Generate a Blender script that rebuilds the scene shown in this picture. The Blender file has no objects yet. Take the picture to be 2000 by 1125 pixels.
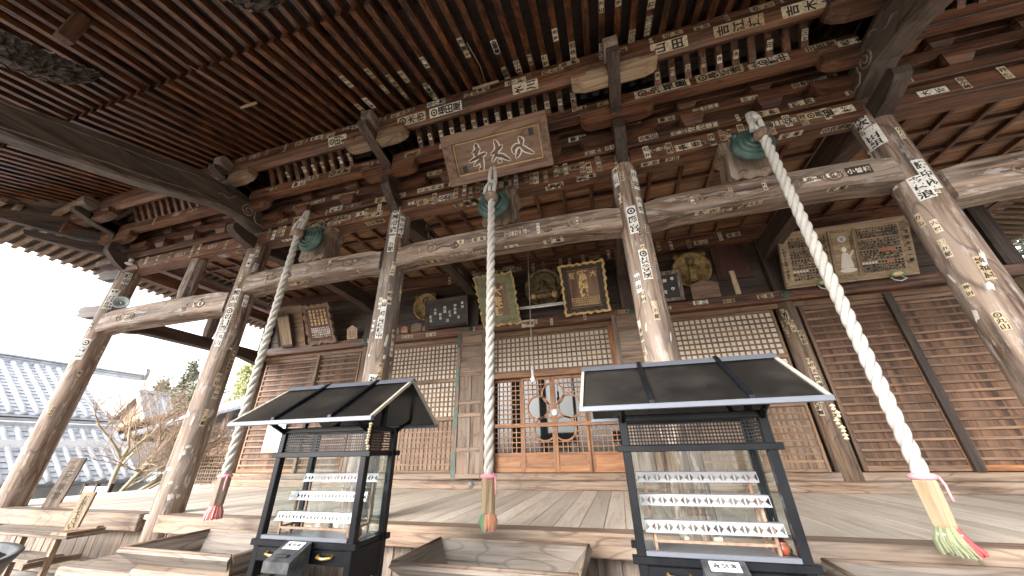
import bpy, math, random
from mathutils import Vector, Matrix
R_ = random.Random(7)
SC = bpy.context.scene
COL = SC.collection

# ------------------------------------------------------------------ camera
cam_d = bpy.data.cameras.new("camera")
cam_d.sensor_width = 36.0
cam_d.lens = 12.0
cam_d.clip_start = 0.05
cam_d.clip_end = 900.0
cam = bpy.data.objects.new("camera", cam_d)
COL.objects.link(cam)
SC.camera = cam
YAW, PITCH, ROLL = -0.27296, 0.44333, -0.01874
f_ = Vector((math.sin(YAW) * math.cos(PITCH), math.cos(YAW) * math.cos(PITCH), math.sin(PITCH)))
r_ = Vector((math.cos(YAW), -math.sin(YAW), 0.0))
u_ = r_.cross(f_)
r2 = math.cos(ROLL) * r_ + math.sin(ROLL) * u_
u2 = -math.sin(ROLL) * r_ + math.cos(ROLL) * u_
cm = Matrix((r2, u2, -f_)).transposed().to_4x4()
cm.translation = Vector((0, 0, 1.6))
cam.matrix_world = cm

# ------------------------------------------------------------------ sky, sun, exposure
SUN_EL, SUN_AZ = math.radians(29), math.radians(212)
world = bpy.data.worlds.new("World")
SC.world = world
world.use_nodes = True
wn = world.node_tree
wn.nodes.clear()
sky = wn.nodes.new("ShaderNodeTexSky")
sky.sky_type = 'NISHITA'
sky.sun_disc = False
sky.sun_elevation = SUN_EL
sky.sun_rotation = SUN_AZ
sky.air_density = 1.0
sky.dust_density = 4.0
sky.ozone_density = 1.0
hs = wn.nodes.new("ShaderNodeHueSaturation")
hs.inputs['Saturation'].default_value = 0.14          # thin overcast: nearly white
bg = wn.nodes.new("ShaderNodeBackground")
bg.inputs['Strength'].default_value = 0.15
wo = wn.nodes.new("ShaderNodeOutputWorld")
wn.links.new(sky.outputs[0], hs.inputs['Color'])
wn.links.new(hs.outputs[0], bg.inputs[0])
wn.links.new(bg.outputs[0], wo.inputs[0])
sun_d = bpy.data.lights.new("sun", 'SUN')
sun_d.energy = 0.5
sun_d.angle = math.radians(35)
sun_d.color = (1.0, 0.96, 0.9)
sun = bpy.data.objects.new("sun", sun_d)
COL.objects.link(sun)
# direction towards the sun (nishita: rotation measured from +Y, clockwise seen from above)
sd = Vector((math.sin(SUN_AZ) * math.cos(SUN_EL), math.cos(SUN_AZ) * math.cos(SUN_EL), math.sin(SUN_EL)))
sun.rotation_euler = sd.to_track_quat('Z', 'Y').to_euler()
SC.view_settings.view_transform = 'Standard'
SC.view_settings.look = 'None'
SC.view_settings.exposure = 2.6
SC.view_settings.gamma = 1.0
SC.view_settings.use_curve_mapping = False
SC.render.engine = 'CYCLES'
SC.cycles.use_denoising = True
SC.cycles.max_bounces = 10
SC.cycles.diffuse_bounces = 4
SC.cycles.transparent_max_bounces = 12
SC.cycles.caustics_reflective = False
SC.cycles.caustics_refractive = False

# ------------------------------------------------------------------ helpers
class MB:
    def __init__(self):
        self.v, self.f, self.m, self.s = [], [], [], []
    def add(self, vs, fs, mat=0, smooth=False):
        b = len(self.v)
        self.v += [tuple(p) for p in vs]
        self.f += [tuple(b + i for i in f) for f in fs]
        self.m += [mat] * len(fs)
        self.s += [smooth] * len(fs)
        return self
    def box(self, x0, x1, y0, y1, z0, z1, mat=0, c=0.0):
        if c <= 0:
            vs = [(x, y, z) for x in (x0, x1) for y in (y0, y1) for z in (z0, z1)]
            return self.add(vs, [(0, 1, 3, 2), (4, 6, 7, 5), (0, 4, 5, 1), (2, 3, 7, 6), (0, 2, 6, 4), (1, 5, 7, 3)], mat)
        L = ((x0, x1), (y0, y1), (z0, z1))
        vs, idx = [], {}
        for sx in (0, 1):
            for sy in (0, 1):
                for sz in (0, 1):
                    s = (sx, sy, sz)
                    for a in range(3):
                        p = []
                        for k in range(3):
                            e = L[k][s[k]]
                            if k != a:
                                e += c if s[k] == 0 else -c
                            p.append(e)
                        idx[(s, a)] = len(vs)
                        vs.append(tuple(p))
        fs = []
        for a in range(3):
            b, d = [k for k in range(3) if k != a]
            for sa in (0, 1):
                q = []
                for sb, sdd in ((0, 0), (1, 0), (1, 1), (0, 1)):
                    s = [0, 0, 0]; s[a] = sa; s[b] = sb; s[d] = sdd
                    q.append(idx[(tuple(s), a)])
                fs.append(tuple(q))
        for a in range(3):
            b, d = [k for k in range(3) if k != a]
            for sb in (0, 1):
                for sdd in (0, 1):
                    s0 = [0, 0, 0]; s0[b] = sb; s0[d] = sdd
                    s1 = list(s0); s1[a] = 1
                    s0, s1 = tuple(s0), tuple(s1)
                    fs.append((idx[(s0, b)], idx[(s1, b)], idx[(s1, d)], idx[(s0, d)]))
        for sx in (0, 1):
            for sy in (0, 1):
                for sz in (0, 1):
                    s = (sx, sy, sz)
                    fs.append((idx[(s, 0)], idx[(s, 1)], idx[(s, 2)]))
        return self.add(vs, fs, mat)
    def prism(self, poly, axis, a0, a1, mat=0, smooth=False):
        """poly: 2-D outline in the two axes other than axis (in x,y,z order)"""
        n = len(poly)
        def P(a, q):
            if axis == 'x': return (a, q[0], q[1])
            if axis == 'y': return (q[0], a, q[1])
            return (q[0], q[1], a)
        vs = [P(a0, q) for q in poly] + [P(a1, q) for q in poly]
        fs = [tuple(range(n))[::-1], tuple(range(n, 2 * n))]
        self.add(vs, fs, mat)
        b = len(self.v) - 2 * n
        for i in range(n):
            j = (i + 1) % n
            self.f.append((b + i, b + j, b + n + j, b + n + i)); self.m.append(mat); self.s.append(smooth)
        return self
    def tube(self, path, rad, n=8, mat=0, cap=True, smooth=True):
        path = [Vector(p) for p in path]
        k = len(path)
        if not hasattr(rad, '__len__'): rad = [rad] * k
        t0 = (path[1] - path[0]).normalized()
        ref = Vector((0, 0, 1)) if abs(t0.z) < 0.9 else Vector((1, 0, 0))
        nrm = t0.cross(ref).normalized()
        vs = []
        for i, p in enumerate(path):
            t = (path[min(i + 1, k - 1)] - path[max(i - 1, 0)]).normalized()
            nrm = (nrm - t * nrm.dot(t)).normalized()
            bn = t.cross(nrm)
            for j in range(n):
                a = 2 * math.pi * j / n
                vs.append(p + (nrm * math.cos(a) + bn * math.sin(a)) * rad[i])
        fs = [(i * n + j, i * n + (j + 1) % n, (i + 1) * n + (j + 1) % n, (i + 1) * n + j) for i in range(k - 1) for j in range(n)]
        self.add(vs, fs, mat, smooth)
        if cap:
            b = len(self.v) - len(vs)
            self.f.append(tuple(b + j for j in range(n))[::-1]); self.m.append(mat); self.s.append(False)
            self.f.append(tuple(b + (k - 1) * n + j for j in range(n))); self.m.append(mat); self.s.append(False)
        return self
    def lathe(self, prof, n=24, axis='z', cen=(0, 0, 0), mat=0, smooth=True):
        """prof: (radius, height) list"""
        vs = []
        for r, h in prof:
            for j in range(n):
                a = 2 * math.pi * j / n
                x, y = r * math.cos(a), r * math.sin(a)
                p = (x, y, h) if axis == 'z' else ((x, h, y) if axis == 'y' else (h, x, y))
                vs.append((p[0] + cen[0], p[1] + cen[1], p[2] + cen[2]))
        k = len(prof)
        fs = [(i * n + j, i * n + (j + 1) % n, (i + 1) * n + (j + 1) % n, (i + 1) * n + j) for i in range(k - 1) for j in range(n)]
        self.add(vs, fs, mat, smooth)
        b = len(self.v) - len(vs)
        for i0, rev in ((0, True), (k - 1, False)):
            if prof[i0][0] > 1e-5:
                q = [b + i0 * n + j for j in range(n)]
                self.f.append(tuple(q[::-1] if rev else q)); self.m.append(mat); self.s.append(False)
        return self
    def mesh(self, name):
        me = bpy.data.meshes.new(name)
        me.from_pydata(self.v, [], self.f)
        me.polygons.foreach_set('material_index', self.m)
        me.polygons.foreach_set('use_smooth', self.s)
        me.validate()
        me.update()
        import bmesh
        bm = bmesh.new(); bm.from_mesh(me)
        bmesh.ops.recalc_face_normals(bm, faces=bm.faces)
        bm.to_mesh(me); bm.free()
        return me

def link(name, data, parent=None, loc=None, rot=None):
    o = bpy.data.objects.new(name, data)
    COL.objects.link(o)
    if parent is not None: o.parent = parent
    if loc is not None: o.location = loc
    if rot is not None: o.rotation_euler = rot
    return o
def O(name, mb, mat, parent=None, loc=None, rot=None):
    me = mb.mesh(name) if isinstance(mb, MB) else mb
    if isinstance(mb, MB):
        for m in (mat if isinstance(mat, (list, tuple)) else [mat]):
            me.materials.append(m)
    return link(name, me, parent, loc, rot)
def E(name, loc=(0, 0, 0), rot=None, parent=None):
    o = link(name, None, parent, loc, rot)
    o.empty_display_size = 0.1
    return o
def tag(o, label, cat, group=None, kind=None):
    if label: o['label'] = label
    if cat: o['category'] = cat
    if group: o['group'] = group
    if kind: o['kind'] = kind
    return o
def box(name, x0, x1, y0, y1, z0, z1, mat, parent=None, c=0.006):
    """a box whose origin lies at its centre so that shared materials differ from piece to piece"""
    cx, cy, cz = (x0 + x1) / 2, (y0 + y1) / 2, (z0 + z1) / 2
    return O(name, MB().box(x0 - cx, x1 - cx, y0 - cy, y1 - cy, z0 - cz, z1 - cz, 0, c), mat, parent, (cx, cy, cz))
def copies(first, places, parent=None):
    """copies of one mesh object (parts) at the other places"""
    out = [first]
    for loc in places:
        o = first.copy(); COL.objects.link(o); o.location = loc
        if parent is not None: o.parent = parent
        out.append(o)
    return out

# ------------------------------------------------------------------ materials
def mat_new(name):
    m = bpy.data.materials.new(name)
    m.use_nodes = True
    nt = m.node_tree
    p = nt.nodes['Principled BSDF']
    return m, nt, p
def N(nt, t, **kw):
    n = nt.nodes.new('ShaderNode' + t)
    for k, v in kw.items():
        if k in n.inputs: n.inputs[k].default_value = v
        else: setattr(n, k, v)
    return n
def ramp(nt, fac, stops):
    r = nt.nodes.new('ShaderNodeValToRGB')
    e = r.color_ramp.elements
    while len(e) > 1: e.remove(e[-1])
    e[0].position = stops[0][0]; e[0].color = stops[0][1]
    for pos, c in stops[1:]:
        k = e.new(pos); k.color = c
    nt.links.new(fac, r.inputs[0])
    return r
def c4(c): return (c[0], c[1], c[2], 1.0)
def mixc(nt, fac, a, b, mode='MIX'):
    n = nt.nodes.new('ShaderNodeMix'); n.data_type = 'RGBA'; n.blend_type = mode
    for s, v in ((0, fac), (6, a), (7, b)):
        if hasattr(v, 'is_linked'): nt.links.new(v, n.inputs[s])
        elif isinstance(v, tuple): n.inputs[s].default_value = c4(v)
        else: n.inputs[s].default_value = v
    return n.outputs[2]
def mth(nt, op, a, b=None):
    n = nt.nodes.new('ShaderNodeMath'); n.operation = op
    for i, v in enumerate((a, b)):
        if v is None: continue
        if hasattr(v, 'is_linked'): nt.links.new(v, n.inputs[i])
        else: n.inputs[i].default_value = v
    return n.outputs[0]
_wood = {}
WOODS = {  # light, mid, dark, weathered, amount of weathering, roughness, grain size
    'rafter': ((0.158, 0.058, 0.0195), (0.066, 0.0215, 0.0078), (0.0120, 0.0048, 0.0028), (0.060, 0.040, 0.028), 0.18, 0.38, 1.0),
    'upper':  ((0.2000, 0.0864, 0.0400), (0.1088, 0.0400, 0.0176), (0.0240, 0.0090, 0.0052), (0.1200, 0.0790, 0.0540), 0.36, 0.58, 0.8),
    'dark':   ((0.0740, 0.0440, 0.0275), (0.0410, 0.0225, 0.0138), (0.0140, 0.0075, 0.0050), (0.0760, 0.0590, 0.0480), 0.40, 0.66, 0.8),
    'grey': ((0.275, 0.198, 0.145), (0.150, 0.094, 0.062), (0.032, 0.018, 0.012), (0.235, 0.200, 0.172), 0.60, 0.72, 0.6),
    'pale': ((0.430, 0.318, 0.198), (0.340, 0.238, 0.138), (0.198, 0.124, 0.066), (0.350, 0.285, 0.210), 0.35, 0.7, 0.9),
    'floor': ((0.60, 0.535, 0.45), (0.545, 0.475, 0.395), (0.42, 0.355, 0.285), (0.60, 0.545, 0.48), 0.6, 0.5, 0.8),
    'box': ((0.235, 0.195, 0.162), (0.170, 0.138, 0.112), (0.075, 0.056, 0.043), (0.225, 0.20, 0.18), 0.55, 0.7, 0.8),
    'edge': ((0.265, 0.184, 0.126), (0.178, 0.113, 0.073), (0.062, 0.036, 0.023), (0.240, 0.202, 0.168), 0.55, 0.7, 0.8),
    'slat': ((0.258, 0.150, 0.086), (0.172, 0.093, 0.051), (0.070, 0.035, 0.019), (0.195, 0.146, 0.106), 0.42, 0.6, 0.8),
    'plank': ((0.180, 0.096, 0.054), (0.112, 0.054, 0.030), (0.038, 0.019, 0.011), (0.135, 0.092, 0.067), 0.40, 0.75, 0.34),
    'lattice': ((0.270, 0.158, 0.086), (0.195, 0.106, 0.055), (0.090, 0.045, 0.024), (0.225, 0.168, 0.118), 0.38, 0.65, 1.0),
    'orange': ((0.345, 0.155, 0.055), (0.275, 0.110, 0.035), (0.155, 0.056, 0.018), (0.29, 0.16, 0.085), 0.3, 0.5, 1.0),
    'ceil': ((0.335, 0.178, 0.088), (0.220, 0.105, 0.049), (0.078, 0.034, 0.017), (0.20, 0.14, 0.092), 0.35, 0.6, 0.9),
    'sign': ((0.215, 0.130, 0.085), (0.172, 0.098, 0.062), (0.085, 0.044, 0.027), (0.225, 0.162, 0.122), 0.40, 0.7, 0.7),
    'gapdark':   ((0.0280, 0.0098, 0.0049), (0.0140, 0.0052, 0.0028), (0.0049, 0.0021, 0.0014), (0.0140, 0.0098, 0.0077), 0.3, 0.7, 0.8),  # gap darkness between the rafters put into the sheathing colour
    'arch':   ((0.135, 0.095, 0.068), (0.085, 0.056, 0.039), (0.030, 0.019, 0.013), (0.150, 0.122, 0.102), 0.50, 0.62, 0.7),
    'maroon': ((0.1020, 0.0382, 0.0255), (0.0723, 0.0255, 0.0170), (0.0340, 0.0119, 0.0085), (0.1020, 0.0510, 0.0382), 0.3, 0.6, 0.8),
    'tan':    ((0.2640, 0.1800, 0.1160), (0.1880, 0.1160, 0.0680), (0.0880, 0.0480, 0.0280), (0.2400, 0.1840, 0.1360), 0.4, 0.7, 0.8),
    'skirt': ((0.230, 0.178, 0.136), (0.162, 0.119, 0.088), (0.066, 0.045, 0.032), (0.205, 0.180, 0.155), 0.5, 0.8, 1.0),
}
def wood(kind, axis='x'):
    key = (kind, axis)
    if key in _wood: return _wood[key]
    li, mi, da, we, wam, rough, gs = WOODS[kind]
    m, nt, p = mat_new(f'{kind}_wood_{axis}')
    tc = N(nt, 'TexCoord'); oi = N(nt, 'ObjectInfo')
    sc = N(nt, 'VectorMath', operation='SCALE'); 
    cmb = N(nt, 'CombineXYZ')
    for i, k in enumerate((37.0, 91.0, 53.0)):
        nt.links.new(mth(nt, 'MULTIPLY', oi.outputs['Random'], k), cmb.inputs[i])
    ad = N(nt, 'VectorMath', operation='ADD')
    nt.links.new(tc.outputs['Object'], ad.inputs[0]); nt.links.new(cmb.outputs[0], ad.inputs[1])
    def mp(al, ac):
        s = [ac, ac, ac]; s['xyz'.index(axis)] = al
        q = N(nt, 'Mapping'); q.inputs['Scale'].default_value = s
        nt.links.new(ad.outputs[0], q.inputs[0]); return q.outputs[0]
    n1 = N(nt, 'TexNoise', Scale=1.0, Detail=8.0, Roughness=0.65)       # fine streaks along the grain
    nt.links.new(mp(1.3 * gs, 26.0 * gs), n1.inputs['Vector'])
    n2 = N(nt, 'TexNoise', Scale=1.0, Detail=1.5, Roughness=0.5)        # growth rings cut along the grain
    nt.links.new(mp(0.55 * gs, 3.2 * gs), n2.inputs['Vector'])
    ring = mth(nt, 'FRACT', mth(nt, 'MULTIPLY', n2.outputs['Fac'], 11.0))
    ring = mth(nt, 'ABSOLUTE', mth(nt, 'SUBTRACT', mth(nt, 'MULTIPLY', ring, 2.0), 1.0))
    n3 = N(nt, 'TexNoise', Scale=1.0, Detail=5.0, Roughness=0.6)        # weather, wear
    nt.links.new(mp(0.9, 2.2), n3.inputs['Vector'])
    n4 = N(nt, 'TexNoise', Scale=1.0, Detail=3.0, Roughness=0.55)       # broad darker and lighter streaks
    nt.links.new(mp(0.7 * gs, 9.0 * gs), n4.inputs['Vector'])
    mixn = mth(nt, 'ADD', mth(nt, 'MULTIPLY', n1.outputs['Fac'], 0.6), mth(nt, 'MULTIPLY', n4.outputs['Fac'], 0.4))
    base = ramp(nt, mixn, [(0.405, c4(da)), (0.49, c4(mi)), (0.585, c4(li))]).outputs[0]
    rl = ramp(nt, ring, [(0.0, (1, 1, 1, 1)), (0.20, (0, 0, 0, 1))]).outputs[0]
    base = mixc(nt, mth(nt, 'MULTIPLY', rl, 0.75), base, da)
    wr = ramp(nt, n3.outputs['Fac'], [(0.42, (0, 0, 0, 1)), (0.68, (1, 1, 1, 1))]).outputs[0]
    base = mixc(nt, mth(nt, 'MULTIPLY', wr, wam), base, we)
    if kind == 'grey':                                                   # bare pale flakes where the surface has worn off
        n5 = N(nt, 'TexNoise', Scale=1.0, Detail=7.0, Roughness=0.68)
        nt.links.new(mp(2.6, 13.0), n5.inputs['Vector'])
        fl = ramp(nt, n5.outputs['Fac'], [(0.55, (0, 0, 0, 1)), (0.62, (1, 1, 1, 1))]).outputs[0]
        base = mixc(nt, mth(nt, 'MULTIPLY', fl, 0.5), base, (0.42, 0.38, 0.345))
    hsv = N(nt, 'HueSaturation')
    nt.links.new(mth(nt, 'ADD', mth(nt, 'MULTIPLY', oi.outputs['Random'], 0.42), 0.78), hsv.inputs['Value'])
    nt.links.new(base, hsv.inputs['Color'])
    nt.links.new(hsv.outputs[0], p.inputs['Base Color'])
    p.inputs['Roughness'].default_value = rough
    bp = N(nt, 'Bump', Strength=0.55, Distance=0.008)
    nt.links.new(mth(nt, 'ADD', n1.outputs['Fac'], mth(nt, 'MULTIPLY', ring, 0.35)), bp.inputs['Height'])
    nt.links.new(bp.outputs[0], p.inputs['Normal'])
    _wood[key] = m
    return m
def plain(name, col, rough=0.6, metal=0.0, var=0.12, scale=9.0, bump=0.0, **kw):
    m, nt, p = mat_new(name)
    tc = N(nt, 'TexCoord'); oi = N(nt, 'ObjectInfo')
    no = N(nt, 'TexNoise', Scale=scale, Detail=5.0, Roughness=0.6)
    nt.links.new(tc.outputs['Object'], no.inputs['Vector'])
    f = mth(nt, 'ADD', mth(nt, 'MULTIPLY', no.outputs['Fac'], 2 * var), 1.0 - var)
    f = mth(nt, 'ADD', f, mth(nt, 'MULTIPLY', mth(nt, 'SUBTRACT', oi.outputs['Random'], 0.5), var))
    hsv = N(nt, 'HueSaturation', Color=c4(col))
    nt.links.new(f, hsv.inputs['Value'])
    nt.links.new(hsv.outputs[0], p.inputs['Base Color'])
    p.inputs['Roughness'].default_value = rough
    p.inputs['Metallic'].default_value = metal
    if bump:
        bp = N(nt, 'Bump', Strength=bump, Distance=0.01)
        nt.links.new(no.outputs['Fac'], bp.inputs['Height']); nt.links.new(bp.outputs[0], p.inputs['Normal'])
    for k, v in kw.items(): p.inputs[k].default_value = v
    return m
def twotone(name, a, b, scale=6.0, lo=0.42, hi=0.6, rough=0.7, metal=0.0, bump=0.3, detail=6.0):
    m, nt, p = mat_new(name)
    tc = N(nt, 'TexCoord')
    no = N(nt, 'TexNoise', Scale=scale, Detail=detail, Roughness=0.62)
    nt.links.new(tc.outputs['Object'], no.inputs['Vector'])
    r = ramp(nt, no.outputs['Fac'], [(lo, c4(a)), (hi, c4(b))])
    nt.links.new(r.outputs[0], p.inputs['Base Color'])
    p.inputs['Roughness'].default_value = rough; p.inputs['Metallic'].default_value = metal
    bp = N(nt, 'Bump', Strength=bump, Distance=0.01)
    nt.links.new(no.outputs['Fac'], bp.inputs['Height']); nt.links.new(bp.outputs[0], p.inputs['Normal'])
    return m
def paper_mat():
    """old paper slips: each slip has its own age, from white to brown"""
    m, nt, p = mat_new('aged_paper')
    oi = N(nt, 'ObjectInfo'); tc = N(nt, 'TexCoord')
    no = N(nt, 'TexNoise', Scale=22.0, Detail=4.0)
    nt.links.new(tc.outputs['Object'], no.inputs['Vector'])
    r = ramp(nt, oi.outputs['Random'], [(0.0, (0.70, 0.62, 0.47, 1)), (0.35, (0.58, 0.47, 0.31, 1)), (0.62, (0.40, 0.29, 0.17, 1)), (0.85, (0.76, 0.70, 0.58, 1)), (1.0, (0.86, 0.83, 0.77, 1))])
    d = ramp(nt, no.outputs['Fac'], [(0.35, (0.62, 0.55, 0.47, 1)), (0.6, (1, 1, 1, 1))])
    nt.links.new(mixc(nt, 1.0, r.outputs[0], d.outputs[0], 'MULTIPLY'), p.inputs['Base Color'])
    p.inputs['Roughness'].default_value = 0.85
    return m
def glass_mat(name, tint=(0.9, 0.95, 0.95), ior=1.5, alpha_gloss=0.12):
    m, nt, p = mat_new(name)
    nt.nodes.remove(p)
    out = nt.nodes['Material Output']
    tr = N(nt, 'BsdfTransparent', Color=c4(tint)); gl = N(nt, 'BsdfGlossy', Roughness=0.02)
    lw = N(nt, 'LayerWeight', Blend=0.35); mx = N(nt, 'MixShader')
    fr_ = mth(nt, 'ADD', mth(nt, 'MULTIPLY', mth(nt, 'POWER', lw.outputs['Facing'], 3.0), 0.45), 0.05)
    nt.links.new(fr_, mx.inputs[0]); nt.links.new(tr.outputs[0], mx.inputs[1]); nt.links.new(gl.outputs[0], mx.inputs[2])
    nt.links.new(mx.outputs[0], out.inputs['Surface'])
    return m
def dim(m, v):
    m.node_tree.nodes['Principled BSDF'].inputs['Specular IOR Level'].default_value = v
    return m
M = dict(
    paper=paper_mat(), whitepaper=twotone('white_paper', (0.62, 0.60, 0.555), (0.42, 0.385, 0.33), 14, 0.45, 0.72, 0.85, 0.0, 0.1), ink=plain('ink', (0.016, 0.014, 0.013), 0.8, var=0.3),
    whiteink=plain('white_ink', (0.75, 0.72, 0.66), 0.8),
    gold=twotone('gold_leaf', (0.62, 0.44, 0.19), (0.34, 0.21, 0.08), 14, 0.4, 0.66, 0.5, 0.35, 0.5),
    goldtext=plain('gold_lettering', (0.66, 0.47, 0.21), 0.5, 0.2),
    gilt=twotone('tarnished_gilt', (0.30, 0.20, 0.07), (0.10, 0.065, 0.03), 9, 0.38, 0.64, 0.48, 0.55, 0.6),
    giltdark=twotone('dark_tarnished_gilt', (0.20, 0.145, 0.06), (0.055, 0.04, 0.024), 9, 0.36, 0.6, 0.45, 0.55, 0.6),
    verdigris=twotone('verdigris_bronze', (0.056, 0.104, 0.086), (0.024, 0.046, 0.039), 9, 0.36, 0.68, 0.5, 0.25, 0.4),
    greenframe=twotone('faded_green_paint', (0.205, 0.225, 0.13), (0.15, 0.105, 0.06), 8, 0.46, 0.66, 0.75),
    black=twotone('black_lacquer', (0.012, 0.011, 0.010), (0.035, 0.031, 0.026), 12, 0.4, 0.7, 0.6),
    blackmetal=dim(twotone('black_painted_steel', (0.0035, 0.004, 0.0055), (0.009, 0.010, 0.0125), 5, 0.4, 0.75, 0.3, 0.0, 0.08), .22),
    roofsheet=dim(twotone('scuffed_black_sheet', (0.009, 0.0085, 0.008), (0.030, 0.0275, 0.025), 2.2, 0.42, 0.72, 0.26, 0.0, 0.06), .45),
    trimcream=plain('cream_trim', (0.30, 0.275, 0.225), 0.6),
    alu=plain('aluminium_trim', (0.108, 0.117, 0.138), 0.4, 0.35, 0.1),
    steel=plain('stainless_steel', (0.20, 0.20, 0.212), 0.45, 0.3, 0.12),
    darksteel=twotone('stained_steel', (0.05, 0.052, 0.058), (0.12, 0.12, 0.125), 14, 0.4, 0.7, 0.35, 0.4, 0.1),
    rust=twotone('rusty_steel', (0.15, 0.085, 0.055), (0.27, 0.185, 0.125), 12, 0.4, 0.65, 0.75, 0.1),
    brass=plain('brass', (0.80, 0.52, 0.14), 0.28, 0.9),
    glass=glass_mat('clear_glass'), doorglass=plain('door_glass', (0.010, 0.011, 0.011), 0.03, 0.0, 0.0, IOR=1.48),
    rope=plain('white_rope', (0.44, 0.415, 0.375), 0.95, var=0.2, scale=30, bump=0.6),
    ropegrey=plain('grey_rope', (0.40, 0.378, 0.335), 0.95, var=0.18, scale=30, bump=0.6),
    pinkthread=plain('pink_thread', (0.62, 0.40, 0.37), 0.85, var=0.3, scale=40),
    red=plain('red_thread', (0.52, 0.075, 0.085), 0.85, var=0.3, scale=40), green=plain('green_thread', (0.20, 0.215, 0.125), 0.85, var=0.3, scale=40),
    orangecloth=plain('orange_cloth', (0.52, 0.25, 0.15), 0.85, var=0.3), greencloth=plain('green_cloth', (0.13, 0.23, 0.13), 0.85, var=0.3),
    white=plain('white_paint', (0.58, 0.58, 0.57), 0.6), plaster=plain('white_plaster', (0.78, 0.79, 0.80), 0.85, var=0.06, scale=2),
    shoji=plain('shoji_paper', (0.66, 0.615, 0.525), 0.9, var=0.08, scale=3),
    tile=twotone('grey_roof_tile', (0.31, 0.325, 0.355), (0.48, 0.50, 0.53), 2.2, 0.35, 0.7, 0.5, 0.0, 0.15),
    tiledark=plain('dark_roof_tile', (0.17, 0.18, 0.205), 0.55),
    gravel=twotone('pale_gravel', (0.22, 0.20, 0.178), (0.30, 0.28, 0.255), 40, 0.35, 0.65, 0.95),
    stone=twotone('grey_stone', (0.36, 0.345, 0.32), (0.5, 0.48, 0.45), 8, 0.35, 0.65, 0.9),
    soil=twotone('brown_bark_roof', (0.20, 0.115, 0.06), (0.38, 0.25, 0.145), 7, 0.35, 0.66, 0.95, 0.0, 0.9),
    bark=twotone('mossy_bark', (0.30, 0.27, 0.14), (0.38, 0.31, 0.25), 6, 0.4, 0.62, 0.9, 0.0, 0.8),
    straw=plain('straw', (0.34, 0.27, 0.165), 0.9),
    twig=plain('twig', (0.29, 0.21, 0.15), 0.9, var=0.2),
    leafdark=plain('hazy_evergreen_leaf', (0.17, 0.175, 0.12), 0.8, var=0.4, scale=1.5), leaflight=plain('hazy_bamboo_leaf', (0.33, 0.34, 0.16), 0.8, var=0.4, scale=1.5),  # leaf colours paled, the haze of distance put into them
    ochre=plain('ochre_plaster', (0.30, 0.215, 0.155), 0.9), pot=plain('terracotta_glaze', (0.19, 0.045, 0.02), 0.35),
    plasticgrey=plain('grey_plastic', (0.42, 0.46, 0.47), 0.45), mosspaint=twotone('torn_paper', (0.50, 0.48, 0.45), (0.36, 0.33, 0.30), 25, 0.4, 0.65, 0.9, 0.0, 0.1),
    carved=twotone('dark_carving', (0.030, 0.021, 0.016), (0.085, 0.062, 0.048), 16, 0.36, 0.66, 0.62, 0.0, 1.0),
    mauve=plain('pink_cloth', (0.70, 0.30, 0.34), 0.85), bulbglass=plain('bulb_glass', (0.85, 0.85, 0.83), 0.12),
    basin=twotone('bronze_basin', (0.055, 0.058, 0.062), (0.10, 0.10, 0.10), 5, 0.4, 0.6, 0.5, 0.2), ash=plain('pale_ash', (0.27, 0.245, 0.215), 0.95),
    vermilion=plain('vermilion_ink', (0.55, 0.09, 0.035), 0.8), redbrown=wood('slat', 'x'),
)
# ------------------------------------------------------------------ lettering
_gl = {}
_fc = {}
def glyph(ch, bold=0.018):
    key = (ch, bold)
    if key in _gl: return _gl[key]
    if 'o' not in _fc:
        c = bpy.data.curves.new('lettering', 'FONT')
        c.resolution_u = 1
        _fc['c'] = c; _fc['o'] = bpy.data.objects.new('lettering', c); COL.objects.link(_fc['o'])
    c, o = _fc['c'], _fc['o']
    c.body = ch; c.offset = bold
    dg = bpy.context.evaluated_depsgraph_get(); dg.update()
    me = bpy.data.meshes.new_from_object(o.evaluated_get(dg))
    vs = [(v.co.x, v.co.y) for v in me.vertices]; fs = [tuple(p.vertices) for p in me.polygons]
    bpy.data.meshes.remove(me)
    if vs:
        x0, x1 = min(v[0] for v in vs), max(v[0] for v in vs); y0, y1 = min(v[1] for v in vs), max(v[1] for v in vs)
        s = 1.0 / max(x1 - x0, y1 - y0, 0.3)
        vs = [((x - (x0 + x1) / 2) * s, (y - (y0 + y1) / 2) * s) for x, y in vs]
    _gl[key] = (vs, fs)
    return _gl[key]
def put_text(mb, text, cx, cy, size, step, vertical=True, z=0.0015, mat=1, sx=1.0, bold=0.018, rows=None):
    n = len(text)
    for i, ch in enumerate(text):
        if ch == ' ': continue
        vs, fs = glyph(ch, bold)
        k = (n - 1) / 2 - i
        px, py = (cx, cy + k * step) if vertical else (cx - k * step, cy)
        if ch == '●':
            a = [(px + size * .5 * math.cos(t * math.pi / 7), py + size * .5 * math.sin(t * math.pi / 7), z) for t in range(14)]
            mb.add(a, [tuple(range(14))], mat); continue
        mb.add([(px + x * size * sx, py + y * size, z) for x, y in vs], fs, mat)
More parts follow.
